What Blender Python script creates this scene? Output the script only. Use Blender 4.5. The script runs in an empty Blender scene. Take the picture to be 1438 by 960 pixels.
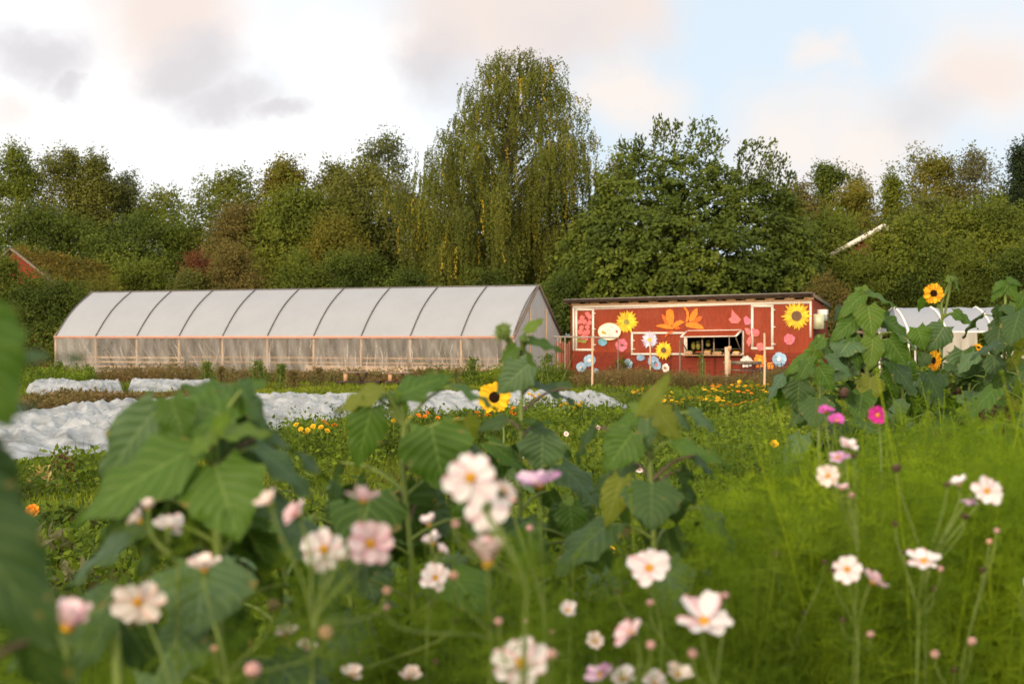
import bpy, math, random
import numpy as np
from mathutils import Vector, Matrix

random.seed(7)
R = np.random.default_rng(11)
SC = bpy.context.scene
COL = SC.collection
F, HZ, CH, CX = 2000.0, 472.0, 1.6, 719.0     # lens in photo pixels, horizon row, eye height
PI = math.pi

def P(px, py, Y):
    return np.array([(px-CX)/F*Y, Y, CH-(py-HZ)/F*Y])
def G(px, py):
    Y = CH*F/(py-HZ)
    return np.array([(px-CX)/F*Y, Y, 0.0])
def nrm(v):
    v = np.asarray(v, float); n = np.linalg.norm(v)
    return v/n if n > 1e-9 else np.array([0, 0, 1.0])

# ---------------------------------------------------------------- noise
_tabs = {}
def vnoise(x, y, seed=0):
    if seed not in _tabs:
        _tabs[seed] = np.random.default_rng(seed+100).random((256, 256))
    T = _tabs[seed]
    x = np.asarray(x, float)+1000; y = np.asarray(y, float)+1000
    xi = np.floor(x).astype(int); yi = np.floor(y).astype(int)
    fx = x-xi; fy = y-yi
    fx = fx*fx*(3-2*fx); fy = fy*fy*(3-2*fy)
    a = T[xi % 256, yi % 256]; b = T[(xi+1) % 256, yi % 256]
    c = T[xi % 256, (yi+1) % 256]; d = T[(xi+1) % 256, (yi+1) % 256]
    return (a*(1-fx)+b*fx)*(1-fy)+(c*(1-fx)+d*fx)*fy
def fbm(x, y, seed=0, o=3):
    s = 0; a = .5
    for i in range(o):
        s = s+a*vnoise(np.asarray(x)*2**i, np.asarray(y)*2**i, seed+i); a *= .5
    return s/(1-.5**o)

# ---------------------------------------------------------------- mesh builder
class MB:
    def __init__(s):
        s.V = []; s.Fc = []; s.rnd = []; s.uv = []; s.mi = []; s.n = 0
    def add(s, V, Fc, rnd=.5, uv=None, mi=0):
        V = np.asarray(V, float).reshape(-1, 3); Fc = np.asarray(Fc, int)
        if len(Fc) == 0: return
        s.V.append(V); s.Fc.append(Fc+s.n); s.n += len(V)
        s.rnd.append(np.broadcast_to(np.asarray(rnd, float), (len(Fc),)).copy())
        s.mi.append(np.full(len(Fc), mi, int))
        s.uv.append(np.zeros((len(V), 2)) if uv is None else np.asarray(uv, float))
    def box(s, c, size, ax=None, rnd=.5, mi=0):
        c = np.asarray(c, float); h = np.asarray(size, float)/2
        A = np.eye(3) if ax is None else np.array([nrm(a) for a in ax])
        sg = np.array([[-1,-1,-1],[1,-1,-1],[1,1,-1],[-1,1,-1],[-1,-1,1],[1,-1,1],[1,1,1],[-1,1,1]])
        V = c+(sg*h)@A
        s.add(V, [[0,3,2,1],[4,5,6,7],[0,1,5,4],[1,2,6,5],[2,3,7,6],[3,0,4,7]], rnd, None, mi)
    def bar(s, a, b, w, d, up=(0,0,1), rnd=.5, mi=0):
        a = np.asarray(a, float); b = np.asarray(b, float)
        x = nrm(b-a); u = np.asarray(up, float)
        y = np.cross(u, x)
        if np.linalg.norm(y) < 1e-4: y = np.cross([1, 0, 0], x)
        y = nrm(y); z = np.cross(x, y)
        s.box((a+b)/2, (np.linalg.norm(b-a), w, d), (x, y, z), rnd, mi)
    def tube(s, pts, rad, k=6, rnd=.5, cap=True, mi=0):
        pts = np.asarray(pts, float); n = len(pts)
        rad = np.broadcast_to(np.asarray(rad, float), (n,))
        t = np.gradient(pts, axis=0)
        ref = np.array([0, 0, 1.0]) if abs(nrm(pts[-1]-pts[0])[2]) < .9 else np.array([1.0, 0, 0])
        an = np.arange(k)*2*PI/k
        V = []
        for i in range(n):
            d = nrm(t[i]); u = nrm(np.cross(d, ref)); v = np.cross(d, u)
            V.append(pts[i]+rad[i]*(np.cos(an)[:, None]*u+np.sin(an)[:, None]*v))
        V = np.concatenate(V)
        Fq = [[i*k+j, i*k+(j+1) % k, (i+1)*k+(j+1) % k, (i+1)*k+j] for i in range(n-1) for j in range(k)]
        uv = np.repeat(np.linspace(0, 1, n), k); uv = np.stack([np.zeros_like(uv), uv], 1)
        s.add(V, Fq, rnd, uv, mi)
        if cap and k > 2:
            c0 = np.vstack([V[:k], pts[0]]); c1 = np.vstack([V[-k:], pts[-1]])
            s.add(c0, [[(j+1) % k, j, k] for j in range(k)], rnd, None, mi)
            s.add(c1, [[j, (j+1) % k, k] for j in range(k)], rnd, None, mi)
    def grid(s, Pg, rnd=.5, uv=None, mi=0):
        Pg = np.asarray(Pg, float); a, b = Pg.shape[:2]
        I = np.arange(a*b).reshape(a, b)
        Fq = np.stack([I[:-1, :-1], I[1:, :-1], I[1:, 1:], I[:-1, 1:]], -1).reshape(-1, 4)
        if uv is None:
            U, W = np.meshgrid(np.linspace(0, 1, a), np.linspace(0, 1, b), indexing='ij')
            uv = np.stack([U, W], -1)
        s.add(Pg.reshape(-1, 3), Fq, rnd, np.asarray(uv).reshape(-1, 2), mi)
    def ball(s, c, r, ax=None, k=8, m=6, rnd=.5, mi=0):
        th = np.linspace(0.001, PI-.001, m); ph = np.linspace(0, 2*PI, k+1)
        T, Ph = np.meshgrid(th, ph, indexing='ij')
        r = np.broadcast_to(np.asarray(r, float), (3,))
        Q = np.stack([np.sin(T)*np.cos(Ph)*r[0], np.sin(T)*np.sin(Ph)*r[1], np.cos(T)*r[2]], -1)
        if ax is not None: Q = Q@np.array([nrm(a) for a in ax])
        s.grid(Q+np.asarray(c, float), rnd, None, mi)
    def plate(s, poly, off, rnd=.5, mi=0):
        """extruded convex-ish polygon, poly Nx3, off = thickness vector (front = poly+off)"""
        poly = np.asarray(poly, float); n = len(poly); off = np.asarray(off, float)
        c = poly.mean(0)
        V = np.vstack([poly+off, c+off, poly])
        Ft = [[i, (i+1) % n, n] for i in range(n)]
        Fq = [[i, n+1+i, n+1+(i+1) % n, (i+1) % n] for i in range(n)]
        s.add(V, Ft, rnd, None, mi); s.add(V, Fq, rnd, None, mi)

def obj(name, mb, mat, parent=None, loc=None, smooth=False):
    V = np.concatenate(mb.V)
    if parent is not None: o0 = np.array(parent['_o'])
    elif loc is not None: o0 = np.asarray(loc, float)
    else: o0 = np.zeros(3)
    V = V-o0
    me = bpy.data.meshes.new(name)
    me.vertices.add(len(V)); me.vertices.foreach_set('co', V.astype(np.float32).ravel())
    L = np.concatenate([f.ravel() for f in mb.Fc])
    tot = np.concatenate([np.full(len(f), f.shape[1]) for f in mb.Fc])
    st = np.concatenate([[0], np.cumsum(tot)[:-1]])
    me.loops.add(len(L)); me.loops.foreach_set('vertex_index', L.astype(np.int32))
    me.polygons.add(len(tot)); me.polygons.foreach_set('loop_start', st.astype(np.int32))
    me.polygons.foreach_set('loop_total', tot.astype(np.int32))
    me.polygons.foreach_set('material_index', np.concatenate(mb.mi).astype(np.int32))
    me.update(calc_edges=True)
    a = me.attributes.new('rnd', 'FLOAT', 'FACE'); a.data.foreach_set('value', np.concatenate(mb.rnd).astype(np.float32))
    uv = np.concatenate(mb.uv)
    ul = me.uv_layers.new(name='UVMap'); ul.data.foreach_set('uv', uv[L].astype(np.float32).ravel())
    if smooth: me.polygons.foreach_set('use_smooth', np.ones(len(tot), bool))
    for m in (mat if isinstance(mat, (list, tuple)) else [mat]): me.materials.append(m)
    o = bpy.data.objects.new(name, me); COL.objects.link(o)
    o['_o'] = [float(q) for q in o0]
    if parent is not None: o.parent = parent
    else: o.location = [float(q) for q in o0]
    return o
def thing(name, label, cat, loc, group=None):
    o = bpy.data.objects.new(name, None); COL.objects.link(o)
    o.location = [float(q) for q in loc]; o['_o'] = [float(q) for q in loc]
    o.empty_display_size = .2
    return tag(o, label, cat, group)
def tag(o, label=None, cat=None, group=None, kind=None):
    if label: o['label'] = label
    if cat: o['category'] = cat
    if group: o['group'] = group
    if kind: o['kind'] = kind
    return o
def copy_tree(o, parent=None):
    c = o.copy(); COL.objects.link(c)
    if parent is not None: c.parent = parent
    for ch in list(o.children): copy_tree(ch, c)
    return c

# ---------------------------------------------------------------- materials
MATS = {}
def newmat(name):
    m = bpy.data.materials.new(name); m.use_nodes = True
    nt = m.node_tree; nt.nodes.clear()
    out = nt.nodes.new('ShaderNodeOutputMaterial')
    MATS[name] = m
    return m, nt, out
def N(nt, t, **kw):
    n = nt.nodes.new('ShaderNode'+t)
    for k, v in kw.items():
        if k.startswith('i_'): n.inputs[int(k[2:])].default_value = v
        elif k.startswith('I_'): n.inputs[k[2:].replace('_', ' ')].default_value = v
        else: setattr(n, k, v)
    return n
def ramp(nt, fac, cols, pos=None):
    r = N(nt, 'ValToRGB'); e = r.color_ramp.elements
    n = len(cols); pos = pos or [i/(n-1) for i in range(n)]
    while len(e) < n: e.new(.5)
    for i in range(n): e[i].position = pos[i]; e[i].color = (*cols[i], 1)
    if fac is not None: nt.links.new(fac, r.inputs[0])
    return r.outputs[0]
def mixc(nt, fac, a, b, mode='MIX'):
    m = N(nt, 'Mix', data_type='RGBA', blend_type=mode)
    for sk, v in ((0, fac), (6, a), (7, b)):
        if isinstance(v, (int, float)): m.inputs[sk].default_value = v
        elif isinstance(v, tuple): m.inputs[sk].default_value = (*v, 1)
        else: nt.links.new(v, m.inputs[sk])
    return m.outputs[2]
def texco(nt, scale=(1, 1, 1), kind='Object', rot=(0, 0, 0)):
    t = N(nt, 'TexCoord'); mp = N(nt, 'Mapping')
    mp.inputs['Scale'].default_value = scale; mp.inputs['Rotation'].default_value = rot
    nt.links.new(t.outputs[kind], mp.inputs[0]); return mp.outputs[0]
def noise(nt, vec, scale, detail=3, rough=.5):
    n = N(nt, 'TexNoise'); n.inputs['Scale'].default_value = scale
    n.inputs['Detail'].default_value = detail; n.inputs['Roughness'].default_value = rough
    if vec is not None: nt.links.new(vec, n.inputs['Vector'])
    return n.outputs[0]
def bump(nt, h, strength=.3, dist=.02):
    b = N(nt, 'Bump'); b.inputs['Strength'].default_value = strength; b.inputs['Distance'].default_value = dist
    nt.links.new(h, b.inputs['Height']); return b.outputs[0]
def pbsdf(nt, col, rough=.6, spec=.3, normal=None):
    b = N(nt, 'BsdfPrincipled')
    if isinstance(col, tuple): b.inputs['Base Color'].default_value = (*col, 1)
    else: nt.links.new(col, b.inputs['Base Color'])
    b.inputs['Roughness'].default_value = rough; b.inputs['Specular IOR Level'].default_value = spec
    if normal is not None: nt.links.new(normal, b.inputs['Normal'])
    return b
def mixs(nt, fac, a, b):
    m = N(nt, 'MixShader')
    if isinstance(fac, (int, float)): m.inputs[0].default_value = fac
    else: nt.links.new(fac, m.inputs[0])
    nt.links.new(a, m.inputs[1]); nt.links.new(b, m.inputs[2]); return m.outputs[0]

def foliage(name, cols, pos=None, trans=.3, rough=.65, spec=.10, nscale=.35, nmix=.5):
    """leaf colours picked per leaf, drifting from clump to clump"""
    m, nt, out = newmat(name)
    at = N(nt, 'Attribute', attribute_name='rnd')
    nz = noise(nt, texco(nt), nscale, 2)
    mr = N(nt, 'MapRange'); mr.inputs[1].default_value = .3; mr.inputs[2].default_value = .7
    nt.links.new(nz, mr.inputs[0])
    mx = N(nt, 'Mix', data_type='FLOAT'); mx.inputs[0].default_value = nmix
    nt.links.new(at.outputs['Fac'], mx.inputs[2]); nt.links.new(mr.outputs[0], mx.inputs[3])
    c = ramp(nt, mx.outputs[0], cols, pos)
    b = pbsdf(nt, c, rough, spec)
    t = N(nt, 'BsdfTranslucent')
    tc = mixc(nt, 1.0, c, (1.25, 1.2, .6), 'MULTIPLY'); nt.links.new(tc, t.inputs[0])
    nt.links.new(mixs(nt, trans, b.outputs[0], t.outputs[0]), out.inputs[0])
    return m
def simple(name, col, rough=.6, spec=.3, nscale=8, var=.25, bstr=.15, scale=(1, 1, 1), metal=0, rv=0, fade=0):
    m, nt, out = newmat(name)
    v = texco(nt, scale)
    nz = noise(nt, v, nscale, 4, .6)
    d = tuple(q*(1-var) for q in col); l = tuple(min(1, q*(1+var)) for q in col)
    c = ramp(nt, nz, [d, col, l], [.3, .5, .72])
    if fade:      # large washed-out patches
        n3 = noise(nt, texco(nt), .9, 5, .65); mr = N(nt, 'MapRange'); nt.links.new(n3, mr.inputs[0]); mr.inputs[1].default_value = .5; mr.inputs[2].default_value = .75; mr.inputs[4].default_value = fade
        c = mixc(nt, mr.outputs[0], c, tuple(min(1, q*1.25+.03) for q in col))
        n4 = noise(nt, texco(nt, (1, 1, .25)), 5, 5, .7); mr = N(nt, 'MapRange'); nt.links.new(n4, mr.inputs[0]); mr.inputs[1].default_value = .55; mr.inputs[2].default_value = .75; mr.inputs[4].default_value = .55
        c = mixc(nt, mr.outputs[0], c, tuple(q*.5 for q in col))
    if rv:
        at = N(nt, 'Attribute', attribute_name='rnd'); mr = N(nt, 'MapRange'); mr.inputs[3].default_value = 1-rv; mr.inputs[4].default_value = 1+rv*.6
        nt.links.new(at.outputs['Fac'], mr.inputs[0]); cc = N(nt, 'VectorMath', operation='SCALE'); nt.links.new(c, cc.inputs[0]); nt.links.new(mr.outputs[0], cc.inputs[3]); c = cc.outputs[0]
    b = pbsdf(nt, c, rough, spec, bump(nt, nz, bstr, .01)); b.inputs['Metallic'].default_value = metal
    nt.links.new(b.outputs[0], out.inputs[0]); return m
def wood(name, col, var=.35, scale=(3, 3, 30)):
    return simple(name, col, .75, .15, 6, var, .3, scale)

# foliage palettes
m_birch = foliage('birch_leaves', [(.065,.085,.016),(.12,.14,.024),(.2,.205,.034),(.50,.36,.03)], [.0,.45,.88,1.0], .35, nscale=.5, nmix=.35)
m_dark = foliage('dark_leaves', [(.022,.038,.008),(.072,.10,.014),(.17,.20,.024)], None, .22)
m_mid = foliage('mid_leaves', [(.05,.068,.011),(.115,.145,.018),(.21,.22,.026)], None, .3)
m_bright = foliage('bright_leaves', [(.06,.085,.012),(.12,.145,.02),(.2,.2,.03)], None, .35)
m_olive = foliage('olive_leaves', [(.055,.065,.014),(.11,.12,.022),(.20,.19,.034)], None, .25)
m_blue = foliage('bluish_leaves', [(.055,.07,.024),(.10,.115,.036),(.15,.16,.05)], None, .25)
m_rust = foliage('rust_leaves', [(.07,.07,.018),(.12,.105,.026),(.15,.11,.03),(.12,.13,.024)], None, .25, nscale=.8, nmix=.6)
m_red = foliage('red_leaves', [(.10,.03,.018),(.16,.05,.025),(.12,.09,.03)], None, .3)
m_pale = foliage('pale_leaves', [(.08,.085,.045),(.13,.13,.06),(.2,.18,.085)], None, .3)
m_yellowish = foliage('yellowish_leaves', [(.08,.085,.015),(.15,.145,.022),(.26,.2,.03)], None, .35)
m_spruce = foliage('spruce_needles', [(.012,.024,.010),(.022,.036,.013),(.035,.05,.017)], None, .1)
m_creeper = foliage('creeper_leaves', [(.06,.06,.014),(.12,.11,.02),(.2,.15,.025),(.14,.07,.03)], None, .3, nscale=.8)
m_grass = foliage('grass_blades', [(.13,.10,.035),(.09,.13,.012),(.17,.215,.018),(.26,.28,.03),(.38,.33,.10)], [.1,.3,.5,.85,1], .35, nscale=.5)
m_weed = foliage('weed_leaves', [(.06,.055,.016),(.05,.085,.012),(.11,.165,.014),(.19,.25,.022),(.30,.30,.04)], [.12,.3,.55,.85,1], .35, nscale=.7, nmix=.55)
m_dryweed = foliage('dry_weeds', [(.07,.075,.02),(.13,.11,.035),(.18,.12,.05),(.15,.06,.03)], None, .25, nscale=.9)
m_feather = foliage('feathery_leaves', [(.07,.13,.010),(.20,.30,.014),(.38,.46,.022)], None, .5, nscale=2.2)
m_feather_dim = foliage('feathery_leaves_deep', [(.045,.09,.010),(.11,.18,.012),(.20,.28,.02)], None, .45, nscale=1.6)
m_bark = simple('bark', (.10,.08,.06), .9, .1, 5, .5, .6, (1, 1, .3))
m_birchbark = simple('birch_bark', (.34,.31,.27), .8, .1, 4, .6, .4, (1, 1, 3))
m_palebark = simple('pale_bark', (.2,.17,.13), .85, .1, 5, .4, .5)
# ================================================================ trees
def kites(mb, C, Nn, L, W, rng, down=None, rnd=None):
    """leaf-shaped quads at C (n,3) with normals Nn, length L, width W"""
    n = len(C)
    Nn = Nn/(np.linalg.norm(Nn, axis=1, keepdims=True)+1e-9)
    t = rng.normal(size=(n, 3)) if down is None else down+rng.normal(size=(n, 3))*.25
    t = t-(t*Nn).sum(1, keepdims=True)*Nn
    t /= np.linalg.norm(t, axis=1, keepdims=True)+1e-9
    b = np.cross(Nn, t)
    L = np.broadcast_to(L, (n,))[:, None]; W = np.broadcast_to(W, (n,))[:, None]
    V = np.stack([C, C+t*L*.45+b*W*.5, C+t*L, C+t*L*.45-b*W*.5], 1).reshape(-1, 3)
    Fq = np.arange(4*n).reshape(n, 4)
    mb.add(V, Fq, rng.random(n) if rnd is None else rnd)

def envelope(kind, t):
    if kind == 'round': return np.sqrt(np.clip(1-(2*t-1)**2*.95, .02, 1))**1.1*(1-.15*t)
    if kind == 'egg': return np.clip(np.clip(1-t, 0, 1)**.42*np.minimum(1, .62+t*1.3), .3, 1)
    if kind == 'column': return np.clip((1-t)**.5*(.6+.4*np.minimum(1, t*5)), .25, 1)
    if kind == 'cone': return np.clip((1-t)*1.0, .04, 1)
    if kind == 'bush': return np.clip((1-t**2.2)**.6, .15, 1)
    return np.ones_like(t)

def tree(name, label, cat, px, top, wpx, Y, kind, mat, seed, n=9000, leaf=.2, base=.6, bark=None,
         nlobes=26, dense=1.0, group=None, flat=.55, gap=.0, trunkr=None, up=.25, lx=None, spiky=0):
    rng = np.random.default_rng(seed)
    X = (px-CX)/F*Y; H = CH+(HZ-top)/F*Y; wf = 1.5 if cat == 'tree' and kind != 'cone' else 1.2
    W = wpx/F*Y/2*wf; n = int(n*2.6); leaf = leaf*.84; gap = max(0, gap-.1)
    root = thing(name, label, cat, (X, Y, 0), group)
    ht = H-base
    mb = MB(); tb = MB()
    tr = trunkr or max(.06, H*.017)
    lean = rng.normal(size=2)*.02*H
    def axis(z): return np.array([X+lean[0]*(z/H)**1.5, Y+lean[1]*(z/H)**1.5, z])
    zt = np.linspace(0, H*.93, 9)
    pts = np.array([axis(z)+np.array([rng.normal()*.01*H*(0<i<8), rng.normal()*.01*H, 0])*(i > 0) for i, z in enumerate(zt)])
    tb.tube(pts, tr*(1-zt/H*.93), 7)
    # crown volume: an uneven dome plus a handful of bulging sub-crowns
    def prf(t):
        if kind == 'round': return np.where(t > .4, np.sqrt(np.clip(1-((t-.4)/.6)**2, .02, 1)), .82+.45*t)
        if kind == 'egg': return np.where(t > .3, np.clip(1-((t-.3)/.7)**1.7, .05, 1)**.75, .8+.65*t)
        if kind == 'column': return np.clip((1-t)**.6*(.65+.35*np.minimum(1, t*5)), .06, 1)
        if kind == 'cone': return np.clip(1-t, .03, 1)*(.72+.28*(1-(t*15 % 1)))
        return np.clip((1-t**2.4)**.6, .12, 1)
    per = 13; nc = max(40, int(n/per)); nsub = 0 if kind == 'cone' else nlobes//3
    ph0 = rng.random()*50
    def surf(an, t):
        return W*prf(t)*(.62+.72*fbm(np.cos(an)*1.3+ph0, np.sin(an)*1.3+t*ht*.32, seed % 40, 3))
    # four candidates per clump, front half kept more often
    an = rng.random(nc)*2*PI; t = rng.random(nc)**.85
    rad = rng.random(nc)**.42
    back = (np.sin(an) > .2) & (rng.random(nc) < .6); an[back] = -an[back]
    Rr = surf(an, t)*rad
    topn = 1-(.10 if kind != 'bush' else .38)*vnoise(np.cos(an)*rad*2.2+ph0, np.sin(an)*rad*2.2+9, seed % 40)
    z = base+ht*t*topn
    C = np.stack([X+lean[0]*(z/H)+np.cos(an)*Rr, Y+lean[1]*(z/H)+np.sin(an)*Rr, z], 1)
    d = np.stack([np.cos(an), np.sin(an), (t-.25)*1.2], 1)
    LC = [axis(base+ht*q) for q in (.35, .55, .75)]
    if nsub:
        k0 = int(nc*.36); sub_c = []
        for i in range(nsub):
            ts = rng.uniform(.25, .93); a_ = rng.uniform(-PI, 0) if rng.random() < .7 else rng.uniform(0, PI)
            rs = float(prf(np.array(ts)))*W*rng.uniform(.6, .95); rr2 = W*rng.uniform(.20, .36)
            zc = min(base+ht*ts, H-rr2*.8); sub_c.append((np.array([X+math.cos(a_)*rs, Y+math.sin(a_)*rs, zc]), rr2)); LC.append(sub_c[-1][0])
        si = rng.integers(0, nsub, k0); dd = rng.normal(size=(k0, 3)); dd /= np.linalg.norm(dd, axis=1, keepdims=True)
        SC_ = np.array([q[0] for q in sub_c]); SR = np.array([q[1] for q in sub_c])
        C[:k0] = SC_[si]+dd*SR[si][:, None]*(rng.random((k0, 1))**.45)*[1, 1, .8]; d[:k0] = dd
    d /= np.linalg.norm(d, axis=1, keepdims=True)
    C[:, 2] = np.clip(C[:, 2], .15, H)
    if gap > 0:
        k = vnoise(C[:, 0]*1.1+C[:, 1]*.6, C[:, 2]*1.1, seed) > gap
        C = C[k]; d = d[k]; nc = len(C)
    LC = np.array(LC); lob = [(c, W*.3, W*.3) for c in LC]
    cr = rng.uniform(.6, 1.4, nc)*leaf*2.3
    off = rng.normal(size=(nc, per, 3))*cr[:, None, None]*np.array([1, 1, flat])*.75
    sp = rng.random(nc) < .3       # some clumps drawn out into shoots
    dirv = d+np.array([0, 0, .5])+rng.normal(size=(nc, 3))*.3; dirv /= np.linalg.norm(dirv, axis=1, keepdims=True)
    off[sp] = off[sp]*.45+dirv[sp][:, None, :]*rng.random((sp.sum(), per, 1))*leaf*5
    LP = (C[:, None, :]+off).reshape(-1, 3)
    nn = np.repeat(d, per, 0)*.6+np.array([0, -.15, up])+rng.normal(size=(nc*per, 3))*.6
    clr = np.repeat(rng.random(nc), per)*.6+rng.random(nc*per)*.4
    kites(mb, LP, nn, leaf*rng.uniform(.6, 1.3, nc*per), leaf*.6*rng.uniform(.7, 1.2, nc*per), rng, rnd=clr)
    # limbs
    for c, lr, lz in lob:
        zb = min(max(.12*H, c[2]-lr*1.3-.05*H), H*.85)
        a = axis(zb); m = (a+c)/2+np.array([0, 0, -.08*lr])
        tb.tube([a, m, c], [tr*.35*(1-zb/H)+.02, tr*.22*(1-zb/H)+.015, .012], 5, cap=False)
    for i in rng.choice(nc, min(nc, 90), replace=False):
        j = np.argmin(((LC-C[i])**2).sum(1))
        tb.tube([LC[j], (LC[j]+C[i])/2+rng.normal(size=3)*.05, C[i]+(C[i]-LC[j])*.1], [.02, .014, .005], 4, cap=False)
    obj('trunk', tb, bark or m_bark, root)
    obj('crown', mb, mat, root)
    return root

def weeping_birch(px, top, wpx, Y):
    rng = np.random.default_rng(5)
    X = 0.0; H = CH+(HZ-top)/F*Y
    root = thing('birch_tree', 'tallest tree, a huge weeping birch with hanging yellow-green strands behind the white tunnel', 'tree', (X, Y, 0))
    tb = MB(); mb = MB()
    rows = np.array([(420,660,770),(380,585,795),(340,552,812),(300,528,862),(260,528,868),(240,540,866),(215,566,856),(195,582,846),(170,606,840),(150,636,826),(120,645,816),(95,655,806),(80,672,790),(68,705,762),(60,725,740)], float)
    zr_ = CH+(HZ-rows[:, 0])/F*Y; cx_ = ((rows[:, 1]+rows[:, 2])/2-CX)/F*Y; hw_ = (rows[:, 2]-rows[:, 1])/2/F*Y
    env = lambda z: np.interp(z, zr_, hw_); cxo = lambda z: np.interp(z, zr_, cx_)
    zt = np.linspace(0, H*.95, 14)
    tb.tube([[cxo(max(z, 6))*.6+.14*math.sin(z), Y+.1*math.cos(z*1.3), z] for z in zt], .30*(1-zt/H*.97)+.01, 9)
    C_ = []; n_ = []; r_ = []; d_ = []
    NL = 150
    for i in range(NL):
        z = 4.2+(H-4.4)*((i+.5)/NL)**.9; a = i*2.39996+rng.normal()*.3
        if math.sin(a) > .3 and rng.random() < .35: a = -a
        r = env(z)*rng.uniform(.35, 1.0)**.55
        zb = max(1.8, z-r*rng.uniform(.5, 1.0)-.4)
        p0 = np.array([cxo(max(zb, 6))*.6, Y, min(zb, H*.93)])
        tip = np.array([cxo(z)+math.cos(a)*r, Y+math.sin(a)*r, z-.25]); apex = p0*.35+tip*.65+np.array([0, 0, .35+.12*r])
        B = lambda t: p0*(1-t)**2+2*apex*t*(1-t)+tip*t*t
        tb.tube([B(t) for t in np.linspace(0, 1, 8)], np.linspace(.05*(1-z/H)+.03, .010, 8), 5, cap=False)
        lmax = rng.uniform(.9, 2.5)*(.62 if z > 11.5 else 1.1); tone = rng.random()*.5
        nst = int(15+5.0*r+1.2*r*r)
        for _ in range(nst):
            t = .12+.88*rng.random()**.75; b = B(t)+rng.normal(size=3)*np.array([.26, .26, .10]); Ls = lmax*rng.uniform(.35, 1.0)
            Ls = min(Ls, b[2]-1.2)
            if Ls < .25: continue
            k = int(Ls/.05)+2; s_ = np.linspace(0, 1, k); out = nrm((tip-p0)*[1, 1, 0])*rng.uniform(0, .18)
            c = b+np.stack([out[0]*np.sin(s_*2)+.03*np.sin(s_*9+i), out[1]*np.sin(s_*2), -Ls*s_], 1)+rng.normal(size=(k, 3))*.03
            yel = rng.random() < .035; C_.append(c)
            nv = rng.normal(size=(k, 3)); nv[:, 2] = nv[:, 2]*.3+.2; nv[:, 1] -= .3; n_.append(nv)
            r_.append(np.full(k, 1.6) if yel else np.clip(tone+rng.random(k)*.3+.15*rng.random(), 0, .85)); d_.append(np.tile([0, 0, -1.0], (k, 1)))
            if rng.random() < .15: tb.tube([c[0], c[k//2], c[-1]], [.006, .005, .003], 3, cap=False)
        # leafy tuft along the bough itself
        k = 60; tt = rng.random((k, 1))*.75+.25; c = p0*(1-tt)**2+2*apex*tt*(1-tt)+tip*tt*tt+rng.normal(size=(k, 3))*[.22, .22, .14]
        C_.append(c); n_.append(rng.normal(size=(k, 3))+[0, -.4, .4]); r_.append(tone+rng.random(k)*.35); d_.append(rng.normal(size=(k, 3)))
    C = np.concatenate(C_); n = len(C)
    kites(mb, C, np.concatenate(n_), rng.uniform(.08, .145, n), rng.uniform(.05, .08, n), rng, down=np.concatenate(d_), rnd=np.concatenate(r_))
    obj('trunk', tb, m_bark, root); obj('crown', mb, m_birch, root); print('birch leaves', n)
weeping_birch(702, 62, 310, 68)

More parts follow.
